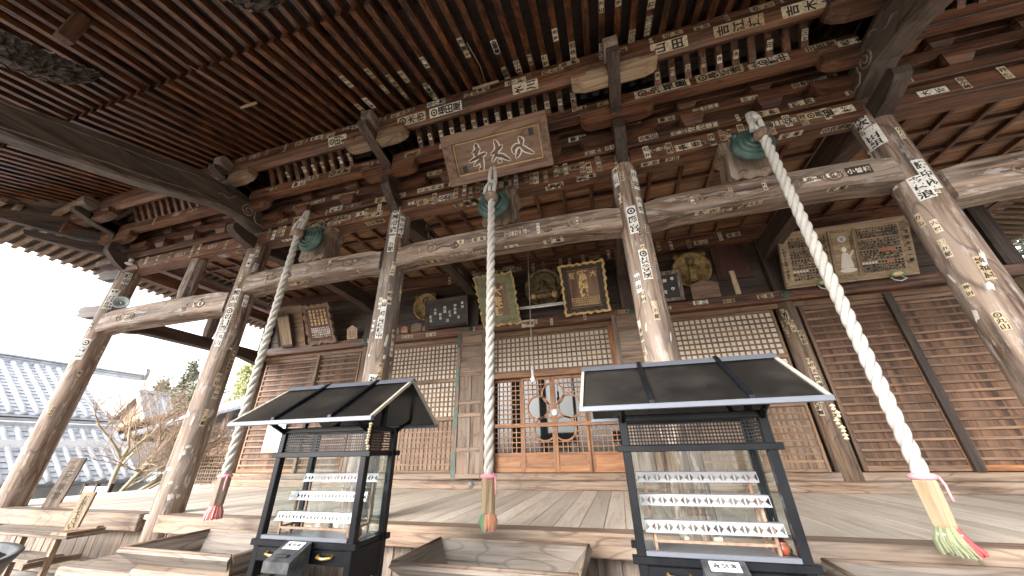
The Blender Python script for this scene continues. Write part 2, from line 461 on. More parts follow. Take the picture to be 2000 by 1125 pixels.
def slip_mesh(text, w, h, bend=None, vertical=True, head=False, frame=False, inv=False, char=0.9):
    mb = MB()
    k = 6 if bend else 1
    vs = [(-w / 2 + w * i / k, y, 0.0) for i in range(k + 1) for y in (-h / 2, h / 2)]
    mb.add(vs, [(2 * i, 2 * i + 2, 2 * i + 3, 2 * i + 1) for i in range(k)], 1 if inv else 0)
    m = 0 if inv else 1
    n = max(1, len(text) + (1 if head else 0))
    if vertical:
        step = h * 0.94 / n; size = min(w * char, step * 0.98)
        off = step / 2 if head else 0
        put_text(mb, text, 0, -off, size, step, True, 0.0015, m, sx=min(1.25, w * char / size), bold=0.03)
        if head:
            cy = h * 0.47 - step / 2; r = size * 0.46
            ring = []
            for a in range(16):
                t = a * math.pi / 8
                ring += [(r * math.cos(t), cy + r * math.sin(t), .0015), (r * .62 * math.cos(t), cy + r * .62 * math.sin(t), .0015)]
            mb.add(ring, [(2 * a, 2 * ((a + 1) % 16), 2 * ((a + 1) % 16) + 1, 2 * a + 1) for a in range(16)], m)
            mb.add([(r * .34 * math.cos(a * math.pi / 4), cy + r * .34 * math.sin(a * math.pi / 4), .0015) for a in range(8)], [tuple(range(8))], m)
    else:
        step = w * 0.94 / n; size = min(h * char, step * 0.98)
        put_text(mb, text, 0, 0, size, step, False, 0.0015, m, bold=0.03)
    if frame:
        t = 0.07 * min(w, h); g = 0.03 * min(w, h)
        for (a, b, c, d) in ((-w / 2 + g, w / 2 - g, h / 2 - g - t, h / 2 - g), (-w / 2 + g, w / 2 - g, -h / 2 + g, -h / 2 + g + t),
                             (-w / 2 + g, -w / 2 + g + t, -h / 2 + g + t, h / 2 - g - t), (w / 2 - g - t, w / 2 - g, -h / 2 + g + t, h / 2 - g - t)):
            mb.add([(a, c, .0012), (b, c, .0012), (b, d, .0012), (a, d, .0012)], [(0, 1, 2, 3)], m)
    if bend:
        mb.v = [((bend + z) * math.sin(x / bend), y, (bend + z) * math.cos(x / bend) - bend) for x, y, z in mb.v]
    me = bpy.data.meshes.new('paper_slip')
    me.from_pydata(mb.v, [], mb.f); me.polygons.foreach_set('material_index', mb.m); me.update()
    me.materials.append(M['paper']); me.materials.append(M['ink'])
    return me
NAMES = ['小林', '山本', '大坂', '三好', '平井忠', '斉泰', '吉田', '彫宮', '絵福屋', '木市', '丸山', '田中', '川又', '市川', '松本', '高橋',
         '佐藤', '石井', '三五郎', '山公一', '大塚', '吉雄', '竹内', '長谷', '原田', '西山', '中村', '伊藤', '二の坪', '乃かた', '新吉', '京屋',
         '神田', '井筒', '京橋', '大安', '万吉', '寿', '野口', '福田屋', '岡田', '次郎', '松屋', '講中', '山清']
V_SLIPS = [slip_mesh(t, 0.10, 0.10 * (1.25 + 0.85 * len(t)) * (1.0 if i % 3 else 0.9), None, True, i % 4 == 0, i % 3 == 1) for i, t in enumerate(NAMES[:34])]
B_SLIPS = [slip_mesh(t, 0.10, 0.10 * (1.1 + 0.85 * len(t)), 0.2035, True, i % 3 == 0, i % 4 == 1) for i, t in enumerate(NAMES[4:40:2])]
def torn_mesh(w, h, seed, bend=.2035):
    """a torn remnant of paper: ragged top and bottom"""
    rr = random.Random(seed); k = 7; vs = []
    top = h / 2; bot = -h / 2
    for i in range(k + 1):
        x = -w / 2 + w * i / k + rr.uniform(-.3, .3) * w / k
        e = .8 if i in (0, k) else 1.0
        for y in (bot * rr.choice((.5, .62, .9, .95)) * e, top * rr.choice((.55, .8, .9, 1.0)) * e):
            vs.append((bend * math.sin(x / bend), y, bend * math.cos(x / bend) - bend))
    me = bpy.data.meshes.new('paper_slip'); me.from_pydata(vs, [], [(2 * i, 2 * i + 2, 2 * i + 3, 2 * i + 1) for i in range(k)]); me.update()
    me.materials.append(M['mosspaint'])
    return me
BLANK_B = [torn_mesh(w, h, i) for i, (w, h) in enumerate(((.07, .2), (.09, .12), (.05, .26), (.1, .18), (.04, .1), (.12, .09), (.06, .14), (.03, .2)))]
def slip(parent, me, pos, xdir, normal, s=1.0, roll=0.0):
    x = Vector(xdir).normalized(); n = Vector(normal).normalized()
    x = (x - n * x.dot(n)).normalized(); y = n.cross(x)
    if roll:
        q = Matrix.Rotation(roll, 3, n); x = q @ x; y = q @ y
    o = bpy.data.objects.new('paper_slip', me); COL.objects.link(o)
    m = Matrix((x * s, y * s, n)).transposed().to_4x4()
    m.translation = Vector(pos) - Vector(parent.location)
    o.parent = parent; o.matrix_basis = m
    return o
def slips_on_face(parent, n, x0, x1, y, z0, z1, normal=(0, -1, 0), lay=0.5, smin=.8, smax=1.5, rnd=R_, along='x', pool=None):
    """slips pasted on a flat face: some upright, some laid lengthways"""
    pool = pool or V_SLIPS
    for i in range(n):
        me = rnd.choice(pool)
        a = x0 + (x1 - x0) * (i + rnd.uniform(.15, .85)) / n
        s = rnd.uniform(smin, smax)
        laid = rnd.random() < lay
        hh = (z1 - z0)
        if not laid: s = min(s, hh / 0.30)
        z = (z0 + z1) / 2 + rnd.uniform(-.2, .2) * hh
        d = rnd.uniform(0.003, 0.0075)
        if along == 'x':
            pos = (a, y + normal[1] * d, z + normal[2] * d); xd = (1, 0, 0) if normal[1] < 0 or normal[2] else (-1, 0, 0)
        else:
            pos = (y + normal[0] * d, a, z + normal[2] * d); xd = (0, 1, 0)
        slip(parent, me, pos, xd, normal, s, (math.pi / 2 if laid else 0) + rnd.uniform(-.04, .04))

# ------------------------------------------------------------------ ground
CX = [-11.1, -6.98, -3.5, 0.64, 3.97, 8.0]
CY = 4.6
FZ = 0.8
g = O('ground', MB().add([(-300, -300, 0), (300, -300, 0), (300, 300, 0), (-300, 300, 0)], [(0, 1, 2, 3)]), M['gravel'])
tag(g, 'pale gravel precinct ground', 'ground', kind='structure')

# ------------------------------------------------------------------ temple hall
hall = E('temple_hall', (0, 0, 0))
tag(hall, 'large old wooden temple hall with open veranda, columns and dark rafters', 'temple')
rng = random.Random(11)

# --- veranda floor boards, edge beam, skirting
x = -12.6
fb = {}
while x < 9.6:
    w = rng.choice((0.24, 0.27, 0.3))
    key = w
    if key not in fb:
        fb[key] = MB().box(-w / 2 + .0022, w / 2 - .0022, -2.01, 2.01, -.03, .03, 0, .005).mesh('floor_board')
        fb[key].materials.append(wood('floor', 'y'))
    link('floor_board', fb[key], hall, (x + w / 2, 6.43, FZ - .03 + rng.uniform(-.002, .002)))
    x += w
box('veranda_joist', -12.5, 9.5, 4.75, 8.4, FZ - .25, FZ - .07, wood('dark', 'x'), hall)
ends = [-12.6] + CX + [9.6]
for a, b in zip(ends[:-1], ends[1:]):
    a2 = a + (0.19 if a in CX else 0); b2 = b - (0.19 if b in CX else 0)
    zt = rng.uniform(-.004, .004)
    box('edge_beam', a2, b2, 4.36, 4.62, 0.59, FZ + .012 + zt, wood('edge', 'x'), hall, 0.012)
x = -12.5
sk = {}
while x < 9.4:
    w = rng.choice((0.17, 0.21, 0.25))
    if w not in sk:
        sk[w] = MB().box(-w / 2 + .003, w / 2 - .003, -.015, .015, -.3, .3, 0, .004).mesh('skirting_board'); sk[w].materials.append(wood('skirt', 'z'))
    link('skirting_board', sk[w], hall, (x + w / 2, 4.56 + rng.uniform(-.006, .006), .295))
    x += w
box('ground_sill', -12.5, 9.4, 4.34, 4.5, 0.02, 0.2, wood('skirt', 'x'), hall, .012)
box('veranda_step', -6.75, -5.45, 3.45, 4.3, 0.0, 0.42, wood('skirt', 'x'), hall, .012)

# --- columns
colm = MB().lathe([(.215, 0.0), (.212, .6), (.206, 2.5), (.202, 4.5), (.198, 5.7), (.192, 5.86), (.175, 5.96), (.14, 6.0)], 28, 'z').mesh('column')
colm.materials.append(wood('grey', 'z'))
cols = []
for i, cx in enumerate(CX):
    c = link('column', colm, hall, (cx, CY, 0)); cols.append(c)
    c.rotation_euler = (0, 0, 0)
stone_me = MB().lathe([(.34, 0.0), (.34, .06), (.27, .1)], 20, 'z').mesh('foundation_stone'); stone_me.materials.append(M['stone'])
for cx in CX: link('foundation_stone', stone_me, hall, (cx, CY, 0.0))
def col_slip(ci, me, ang, z, s=1.0, roll=0.0):
    """ang in degrees from straight ahead (-Y), positive to the right (+X)"""
    a = math.radians(ang)
    n = Vector((math.sin(a), -math.cos(a), 0))
    r = .2035 + rng.uniform(.0035, .006)
    if z < 3: r += .006
    slip(cols[ci], me, Vector((CX[ci], CY, z)) + n * r, (math.cos(a), math.sin(a), 0), n, s, roll)
# large slips one can read
def BS(t, w, h, **k):
    me = slip_mesh(t, w, h, 0.2035, **k); me.materials[0] = M['whitepaper']; return me
big = [  # column, text, angle, z, width, height, head
    (0, '平井忠', 38, 4.95, .17, .50, False), (0, '斉泰', 30, 3.75, .15, .46, True), (0, '講中', 62, 5.5, .12, .3, False),
    (1, '山本', 30, 5.25, .08, .3, False), (1, '松屋', 22, 4.45, .12, .3, False), (1, '切口彫', 20, 3.95, .13, .5, True), (1, '丸山', 20, 3.55, .1, .26, False),
    (2, '林市龍', 8, 5.5, .14, .62, True), (2, '三五郎', 10, 4.98, .12, .34, False), (2, '高橋', 22, 3.72, .09, .34, False), (2, '京橋講中', 20, 3.4, .11, .36, False),
    (2, '福田屋', 25, 2.45, .13, .42, False), (2, '井筒', 48, 5.4, .09, .4, True),
    (3, '彫宮', -8, 4.6, .14, .48, True), (3, '長谷家', 4, 3.85, .12, .46, True), (3, '山清', 40, 5.35, .11, .4, False), (3, '大安', 34, 4.85, .09, .3, False),
    (3, '乃吉', -45, 5.5, .1, .4, False), (3, '田中', -36, 3.6, .08, .28, False),
    (4, '治次', -62, 5.7, .15, .42, True), (4, '三田組', -58, 5.3, .2, .34, False), (4, 'あら浪', -28, 4.36, .15, .34, False), (4, '講中ゆ', 2, 4.52, .13, .46, False),
]
for ci, t, ang, z, w, h, hd in big: col_slip(ci, BS(t, w, h, head=hd), ang, z)
for ci, n, z0, z1 in ((0, 6, 2.4, 5.6), (1, 14, 1.9, 5.6), (2, 15, 2.2, 5.7), (3, 16, 2.3, 5.7), (4, 12, 2.6, 5.7)):
    look = math.degrees(math.atan2(-CX[ci], CY)) 
    for k in range(n):
        col_slip(ci, rng.choice(B_SLIPS), look + rng.uniform(-66, 66), z0 + (z1 - z0) * (k + rng.random()) / n, rng.uniform(.5, .85), rng.uniform(-.06, .06))
# pale torn remnants of paper left on the columns
for ci, n, z0, z1 in ((0, 3, 2.6, 4.6), (1, 22, 1.0, 4.0), (2, 8, 1.9, 3.6), (3, 7, 2.0, 3.8), (4, 5, 2.4, 3.4)):
    look = math.degrees(math.atan2(-CX[ci], CY))
    for k in range(n):
        col_slip(ci, rng.choice(BLANK_B), look + rng.uniform(-60, 60), z0 + (z1 - z0) * rng.random(), rng.uniform(.4, .9), rng.uniform(-.3, .3))

# --- carved tie beams between the columns
def beam_outline(x0, x1, zb, zt, rise):
    top, bot = [], []
    n = 14
    for i in range(n + 1):
        t = i / n; x = x0 + (x1 - x0) * t
        e = min(t, 1 - t) * (x1 - x0)
        k = min(1.0, e / 0.55); k = k * k * (3 - 2 * k)
        top.append((x, zt + 0.03 * math.sin(math.pi * t) - (0.05 * max(0, 1 - e / .12))))
        bot.append((x, zb + rise * k))
    return bot + top[::-1]
def scroll(cx, cz, r, turns, flip=1, tail=1.0, y=-.0):
    """a vine line that ends in a spiral, raised on the face of a beam (x,z)"""
    pts = []
    for i in range(26):
        t = i / 25
        a = t * turns * 2 * math.pi
        rr = r * (1 - .8 * t)
        pts.append((cx + flip * rr * math.cos(a + math.pi / 2), y, cz + rr * math.sin(a + math.pi / 2) * .8))
    pre = []
    for i in range(9):
        t = i / 8
        pre.append((cx - flip * tail * (1 - t) , y, cz + r * .8 - .10 * (1 - t) + .035 * math.sin(t * 6.2)))
    return pre[:-1] + pts
def tie_beam(x0, x1, zb, zt, y0=4.42, y1=4.78):
    cx, cz = (x0 + x1) / 2, (zb + zt) / 2
    mb = MB()
    out = [(a - cx, b - cz) for a, b in beam_outline(x0, x1, zb, zt, .055)]
    n = len(out)
    # chamfered section: the front and back faces stand 25 mm inside the outline
    ys = ((y0 + .0, .86), (y0 + .03, 1.0), (y1 - .03, 1.0), (y1, .86))
    vs = []
    for y, s in ys:
        vs += [(a * (1 if s == 1 else .9985), y - 4.6, b * s) for a, b in out]
    fs = [tuple(range(n))[::-1], tuple(range(3 * n, 4 * n))]
    for k in range(3):
        for i in range(n):
            j = (i + 1) % n
            fs.append((k * n + i, k * n + j, (k + 1) * n + j, (k + 1) * n + i))
    mb.add(vs, fs)
    o = O('tie_beam', mb, wood('grey', 'x'), hall, (cx, 4.6, cz))
    yf = y0 - 4.6 - .001
    L = (x1 - x0) / 2
    for sgn in (-1, 1):
        for (dx, dz, r, tl, fl) in ((L - .66, .02, .125, .5, 1), (L - 1.12, -.015, .085, .36, -1)):
            p = scroll(0, 0, r, 1.6, fl, tl)
            p = [(sgn * (dx + q[0]), yf, dz + q[2]) for q in p]
            s = O('carved_scroll', MB().tube(p, .0145, 6), wood('edge', 'x'), o)  # wood tone set apart from the beam stands in for groove shading
        q = [(sgn * (L - 1.3 + t * .1), yf, -.105 + .012 * math.sin(t)) for t in range(-8, 9)]
    # long moulding line above the lower edge
    box_l = MB().box(-L + .75, L - .75, yf - .004, yf + .006, -(zt - zb) * .29, -(zt - zb) * .29 + .012)
    O('moulding', box_l, wood('edge', 'x'), o)
    return o
ties = []
for i in range(5):
    a, b = CX[i] + .17, CX[i + 1] - .17
    if i in (0, 4): ties.append(tie_beam(a, b, 4.14, 4.62))
    else: ties.append(tie_beam(a, b, 4.53, 4.93))
# --- stacked beams above the columns (front)
XL, XR = -12.3, 9.6
nuki = []
for i in range(5):
    nuki.append(box('head_tie', CX[i] + .12, CX[i + 1] - .12, 4.42, 4.72, 5.67, 5.95, wood('upper', 'x'), hall, .01))
plate = box('wall_plate', XL, XR, 4.40, 4.80, 6.005, 6.16, wood('upper', 'x'), hall, .01)
b1 = box('bracket_beam', XL, XR, 4.43, 4.77, 6.38, 6.57, wood('upper', 'x'), hall, .01)
b1b = box('bracket_beam', XL, XR, 4.46, 4.74, 6.72, 6.92, wood('upper', 'x'), hall, .01)
b2 = box('bracket_beam', XL - .4, XR, 3.99, 4.17, 6.51, 6.73, wood('upper', 'x'), hall, .01)
pur = O('eave_purlin', MB().prism([(-.11, .2), (-.11, -.06), (-.07, -.16), (0, -.2), (.07, -.16), (.11, -.06), (.11, .2)], 'x', -11.4, 10.5), wood('upper', 'x'), hall, (-1.3, 3.6, 6.97))
box('purlin_board', -13.3, 9.6, 4.19, 4.42, 6.95, 6.99, wood('dark', 'x'), hall)
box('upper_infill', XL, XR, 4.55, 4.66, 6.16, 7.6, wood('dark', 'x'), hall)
# ribs curving from the bracket beam out to the eave purlin
rp = []
for i in range(9):
    t = i / 8
    yy = 4.09 - .40 * t; zz = 6.70 + .30 * t + .075 * math.sin(2 * math.pi * t) * -1
    rp.append((yy - 4.0, zz - 6.8))
poly = [(y, z - .02) for y, z in rp] + [(y + .035, z + .035) for y, z in rp[::-1]]
ribm = MB().prism(poly, 'x', -.045, .045, 0).mesh('curved_rib'); ribm.materials.append(wood('upper', 'z'))
rib_x = []
x = CX[0] + .7
while x < CX[5] - .6:
    if min(abs(x - c) for c in CX) > .62: rib_x.append(x)
    x += .217
ribs = [link('curved_rib', ribm, hall, (x, 4.0, 6.8)) for x in rib_x]
for a, b in zip(CX[:-1], CX[1:]):
    box('rib_backing', a + .55, b - .55, 3.72, 4.15, 7.06, 7.08, wood('dark', 'x'), hall)
box('cove_board', XL, XR, 3.71, 3.74, 6.99, 7.2, wood('dark', 'x'), hall)

# --- bracket sets on the columns
def arm_outline(L, h):
    return [(-L, h), (-L, h * .5), (-L * .9, h * .22), (-L * .7, 0), (L * .7, 0), (L * .9, h * .22), (L, h * .5), (L, h)]
def arm_x(x, y, z, L, h, w, mat): return O('bracket_arm', MB().prism(arm_outline(L, h), 'y', -w / 2, w / 2), mat, hall, (x, y, z))
def nose_y(x, y0, y1, z0, h0, z1, h1, w, mat, name='bracket_nose'):
    """an arm that runs forward (towards -Y) from y0 to y1 and tapers; carved tip"""
    a = [(0, 0), (0, h0)]
    d = y1 - y0
    top = [(d * .5, h0 + (z1 + h1 - z0 - h0) * .45), (d * .92, z1 + h1 - z0), (d, z1 + h1 * .75 - z0)]
    bot = [(d * .97, z1 - z0 + h1 * .2), (d * .85, z1 - z0), (d * .5, (z1 - z0) * .55 - .02)]
    return O(name, MB().prism(a + top + bot, 'x', -w / 2, w / 2), mat, hall, (x, y0, z0))
blockm = {}
def block(x, y, z, w, h, mat, name='bearing_block'):
    key = (w, h, mat.name)
    if key not in blockm:
        mb = MB()
        a, b = w / 2, w * .36
        mb.add([(-b, -b, 0), (b, -b, 0), (b, b, 0), (-b, b, 0), (-a, -a, h * .45), (a, -a, h * .45), (a, a, h * .45), (-a, a, h * .45), (-a, -a, h), (a, -a, h), (a, a, h), (-a, a, h)],
               [(3, 2, 1, 0), (0, 1, 5, 4), (1, 2, 6, 5), (2, 3, 7, 6), (3, 0, 4, 7), (4, 5, 9, 8), (5, 6, 10, 9), (6, 7, 11, 10), (7, 4, 8, 11), (8, 9, 10, 11)])
        blockm[key] = mb.mesh(name); blockm[key].materials.append(mat)
    return link(name, blockm[key], hall, (x, y, z))
U, D, P_ = wood('upper', 'x'), wood('dark', 'y'), wood('pale', 'x')
arms = []
for i, cx in enumerate(CX):
    block(cx, CY, 6.16, .50, .23, wood('upper', 'x'))
    arms.append(arm_x(cx, CY - .21, 6.17, .62, .2, .16, U))
    arms.append(arm_x(cx, 4.08, 6.28, .56, .22, .17, U))
    arms.append(arm_x(cx, 3.58, 6.56, .62, .22, .18, P_ if i == 3 else (wood('tan', 'x') if i in (1, 2) else U)))
    for dx in (-.5, 0, .5):
        block(cx + dx, 4.08, 6.50 if dx else 6.48, .2, .12, U) if dx else None
        block(cx + dx, 3.58, 6.70, .22, .10, U)
        block(cx + dx, 4.44, 6.25, .21, .13, U)
    # forward arms and noses
    nose_y(cx, 4.5, 3.95, 6.2, .2, 6.3, .2, .17, D, 'forward_arm')
    nose_y(cx, 4.3, 3.45, 6.48, .22, 6.56, .2, .17, D, 'forward_arm')
    if i not in (1, 4):
        nose_y(cx, 4.15, 3.18, 6.42, .26, 6.60, .15, .17, D)
        nose_y(cx, 3.7, 3.22, 6.82, .2, 6.86, .2, .2, wood('edge', 'y'))
        nose_y(cx, 4.44, 3.98, 5.70, .3, 5.98, .3, .17, wood('dark', 'y'))
    else:
        nose_y(cx - .0, 4.44, 3.9, 5.55, .26, 5.68, .2, .19, wood('dark', 'y'))
        nose_y(cx, 4.15, 3.2, 6.52, .22, 6.66, .14, .17, D)
        nose_y(cx, 3.7, 3.25, 6.82, .2, 6.86, .2, .2, wood('edge', 'y'))
# small blocks between the stacked beams
for a, b in zip(CX[:-1], CX[1:]):
    n = max(2, round((b - a - 1.2) / .95))
    for k in range(n):
        x = a + .6 + (b - a - 1.2) * (k + .5) / n
        block(x, 4.50, 6.16, .32, .21, U, 'small_block')
        block(x, 4.52, 6.575, .30, .14, U, 'small_block')
# lengthways tail arms at the left corner
for k, (z, L) in enumerate(((6.12, 2.0), (6.42, 2.5))):
    mb = MB().prism([(0, 0), (0, .22), (L * .6, .2), (L, .24), (L * .96, .10), (L * .5, -.02)], 'x', -.08, .08)
    o = O('corner_tail', mb, wood('dark', 'y'), hall, (CX[0], CY, z)); o.rotation_euler = (0, 0, math.radians(135))
for z0, h in ((4.66, .3), (5.66, .28)):
    mb = MB().prism([(0, 0), (0, h), (-.55, h), (-.78, h * 1.15), (-.95, h * 1.05), (-1.02, h * .8), (-.9, h * .62), (-.98, h * .42), (-.8, h * .2), (-.5, .02)], 'y', -.09, .09)
    O('carved_nose', mb, wood('dark', 'x'), hall, (CX[0] - .12, CY, z0 - .08))
# octagonal struts and gong brackets standing on the tie beams
for (x, z0, w) in ((-8.75, 4.63, .15), (6.0, 4.63, .15)):
    O('strut', MB().lathe([(w * .72, 0), (w, .25), (w, 1.03)], 8, 'z', smooth=False), wood('grey', 'z'), hall, (x, 4.6, z0))
    block(x, 4.58, 5.965 - .0, .3, .04, U)
kao = []
for x in ((CX[1] + CX[2]) / 2, (CX[2] + CX[3]) / 2, (CX[3] + CX[4]) / 2):
    mb = MB()
    o = [(-.30, .10), (-.25, .02), (-.17, .05), (-.10, -.01), (0, .03), (.10, -.01), (.17, .05), (.25, .02), (.30, .10), (.27, .34), (.24, .56), (.30, .62), (.30, .735), (-.30, .735), (-.30, .62), (-.24, .56), (-.27, .34)]
    kao.append(O('carved_strut', mb.prism(o, 'y', -.2, .2), wood('edge', 'z'), hall, (x, 4.6, 4.93)))
    for s in (-1, 1):
        O('carved_scroll', MB().tube([(s * (.13 + .07 * math.cos(a * .5) * (1 - a / 16)), -.205, .12 + .06 * math.sin(a * .5) * (1 - a / 16)) for a in range(14)], .008, 5), wood('edge', 'x'), kao[-1])

# --- long curved beams from the hall to the porch
for i in (1, 4):
    path = [(4.45, 6.16, .20), (3.95, 6.24, .19), (3.5, 6.22, .24), (3.1, 6.14, .31), (2.5, 5.92, .30), (2.0, 5.77, .30), (1.5, 5.61, .28), (1.05, 5.47, .23), (.4, 5.38, .22), (-.6, 5.34, .22)]
    poly = [(y - 4.45, z + h - 6.2) for y, z, h in path] + [(y - 4.45, z - h - 6.2) for y, z, h in path[::-1]]
    n = len(poly)
    mb = MB()
    vs = []
    for xx, s in ((-.15, .9), (-.11, 1.0), (.11, 1.0), (.15, .9)):
        for k, (y, z) in enumerate(poly):
            j = k if k < len(path) else n - 1 - k
            zc = path[j][1] - 6.2
            vs.append((xx, y, zc + (z - zc) * s))
    fs = [tuple(range(n))[::-1], tuple(range(3 * n, 4 * n))]
    for k in range(3):
        for a in range(n):
            b = (a + 1) % n
            fs.append((k * n + a, k * n + b, (k + 1) * n + b, (k + 1) * n + a))
    cb = O('curved_beam', mb.add(vs, fs), wood('arch', 'y'), hall, (CX[i], 4.45, 6.2))
    for sx in (-1, 1):
        sp = [(sx * .150, -.42 + (.15 * (1 - .85 * t / 30)) * math.cos(t * .42), .02 + (.15 * (1 - .85 * t / 30)) * math.sin(t * .42)) for t in range(31)]
        sp = [(sx * .150, -.02, -.16), (sx * .150, -.12, -.12), (sx * .150, -.2, -.14), (sx * .150, -.27, -.05)] + sp
        O('carved_scroll', MB().tube(sp, .017, 6), wood('grey', 'y'), cb)
        sq = [(sx * .150, -.62 - .05 * k, .2 - .03 * k + .05 * math.sin(k * 1.1)) for k in range(9)]
        O('carved_scroll', MB().tube(sq, .014, 6), wood('grey', 'y'), cb)
        for dz in (-.17, .17):
            O('moulding', MB().tube([(sx * .152, y - 4.45, z - 6.2 + dz) for y, z, h in path[2:]], .019, 6), wood('arch', 'y'), cb)
# carved brackets of the porch, under the rafters
def carving(x, low, top):
    """a carved bracket board in the y-z plane between a lower and an upper outline, dense leaf relief on both faces"""
    mb = MB()
    nY, nZ = 54, 22
    rr = random.Random(int(abs(x) * 10))
    def at(line, t):
        q = t * (len(line) - 1); i = min(int(q), len(line) - 2); k = q - i
        return (line[i][0] + (line[i + 1][0] - line[i][0]) * k, line[i][1] + (line[i + 1][1] - line[i][1]) * k)
    for side in (-1, 1):
        vs = []
        for a in range(nY + 1):
            for b in range(nZ + 1):
                t, s_ = a / nY, b / nZ
                p0, p1 = at(low, t), at(top, t)
                y = p0[0] + (p1[0] - p0[0]) * s_; z = p0[1] + (p1[1] - p0[1]) * s_
                if b == 0: z += .018 * math.sin(t * 60)
                d = .06 + .045 * math.sin(y * 43 + 4 * math.sin(z * 17)) * math.cos(z * 47 + 4 * math.sin(y * 21)) + rr.uniform(-.014, .014)
                if b in (0, nZ): d = .012
                vs.append((side * d, y, z))
        mb.add(vs, [(a * (nZ + 1) + b, (a + 1) * (nZ + 1) + b, (a + 1) * (nZ + 1) + b + 1, a * (nZ + 1) + b + 1) for a in range(nY) for b in range(nZ)])
    o = O('carved_bracket', mb, M['carved'], hall, (x, 0, 0)); o['kind'] = 'stuff'
    return o
carving(-5.75, [(-.5, 4.95), (.2, 5.2), (.67, 5.37), (.86, 5.45), (1.08, 5.61), (1.21, 5.85), (1.23, 5.98)], [(-.5, 5.4), (.1, 5.6), (.53, 5.72), (.79, 5.83), (1.04, 5.94), (1.2, 5.99), (1.235, 6.0)])
carving(-2.95, [(-.5, 4.8), (.4, 5.1), (.95, 5.45), (1.07, 5.56), (1.18, 5.72), (1.27, 6.0), (1.275, 6.11)], [(-.5, 5.5), (.3, 5.8), (.8, 6.0), (1.0, 6.06), (1.1, 6.1), (1.2, 6.12), (1.28, 6.13)])
for x, y in ((-5.75, .9), (-2.95, .9)):
    box('bracket_hanger', x - .06, x + .06, y - .12, y + .02, 6.12, 6.6, wood('upper', 'z'), hall)
# porch columns that carry the outer ends of the curved beams
for cx in (CX[1], CX[2], CX[3], CX[4]):
    box('porch_column', cx - .17, cx + .17, -.78, -.44, 0, 5.6, wood('grey', 'z'), hall, .03)
box('porch_tie', CX[1] - .4, CX[4] + .4, -.75, -.47, 5.0, 5.38, wood('grey', 'x'), hall, .02)
# --- rafters
SL = .325
def zb(y): return 7.19 + SL * (y - 3.6)
def zf(y): return zb(1.75) + .129 + .19 * (y - 1.75)
RX0, RX1, RS = -14.0, 10.6, .217
y0, y1 = 1.74, 5.1
rm = MB().prism([(y0, zb(y0)), (y1, zb(y1)), (y1, zb(y1) + .125), (y0, zb(y0) + .125)], 'x', -.043, .043).mesh('rafter'); rm.materials.append(wood('rafter', 'y'))
y2, y3 = -1.5, 2.0
fm = MB().prism([(y2, zf(y2)), (y3, zf(y3)), (y3, zf(y3) + .105), (y2, zf(y2) + .105)], 'x', -.038, .038).mesh('flying_rafter'); fm.materials.append(wood('rafter', 'y'))
raf, fly = [], []
x = RX0
while x < RX1:
    hip = 4.6 - (-11.1 - x) if x < -11.1 else 99        # front rafters stop at the hip on the left
    if hip > 3.0:
        raf.append(link('rafter', rm, hall, (x, 0, rng.uniform(-.004, .004))))
    fly.append(link('flying_rafter', fm, hall, (x + rng.uniform(-.004, .004), 0, rng.uniform(-.004, .004))))
    x += RS
O('roof_sheathing', MB().prism([(1.98, zb(1.98) + .128), (14.0, zb(14.0) + .13), (14.0, zb(14.0) + .3), (1.98, zb(1.98) + .3)], 'x', -11.2, 10.7), wood('gapdark', 'x'), hall)
O('eave_sheathing', MB().prism([(-1.6, zf(-1.6) + .108), (2.05, zf(2.05) + .108), (2.05, zf(2.05) + .25), (-1.6, zf(-1.6) + .25)], 'x', -14.2, 10.7), wood('gapdark', 'x'), hall)
O('corner_sheathing', MB().prism([(1.98, zb(1.98) + .128), (4.6, zb(4.6) + .13), (4.6, zb(4.6) + .25), (1.98, zb(1.98) + .25)], 'x', -13.95, -11.21), wood('gapdark', 'x'), hall)
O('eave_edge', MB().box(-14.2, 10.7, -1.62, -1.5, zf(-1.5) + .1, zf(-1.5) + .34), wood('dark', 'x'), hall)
# side eave on the left: rafters that run out along X, their ends seen against the sky
def zs(x): return 6.27 + .30 * (x + 14.0)
sm = MB().prism([(-12.75, zs(-12.75)), (-10.9, zs(-10.9)), (-10.9, zs(-10.9) + .12), (-12.75, zs(-12.75) + .12)], 'y', -.05, .05).mesh('side_rafter'); sm.materials.append(wood('tan', 'x'))
sf = MB().prism([(-14.0, zs(-13.6)), (-12.5, zs(-12.6) + .10), (-12.5, zs(-12.6) + .21), (-14.0, zs(-13.6) + .10)], 'y', -.045, .045).mesh('side_flying_rafter'); sf.materials.append(wood('tan', 'x'))
y = 2.7
while y < 13.5:
    if y > 3.2: link('side_rafter', sm, hall, (0, y, 0))
    link('side_flying_rafter', sf, hall, (0, y, 0))
    y += .217
O('side_sheathing', MB().prism([(-14.05, zs(-13.6) + .105), (-10.9, zs(-10.9) + .2), (-10.9, zs(-10.9) + .4), (-14.05, zs(-13.6) + .3)], 'y', 2.5, 13.6), wood('dark', 'y'), hall)
box('side_purlin', -12.2, -11.98, 3.5, 13.5, 6.45, 6.74, wood('upper', 'y'), hall)
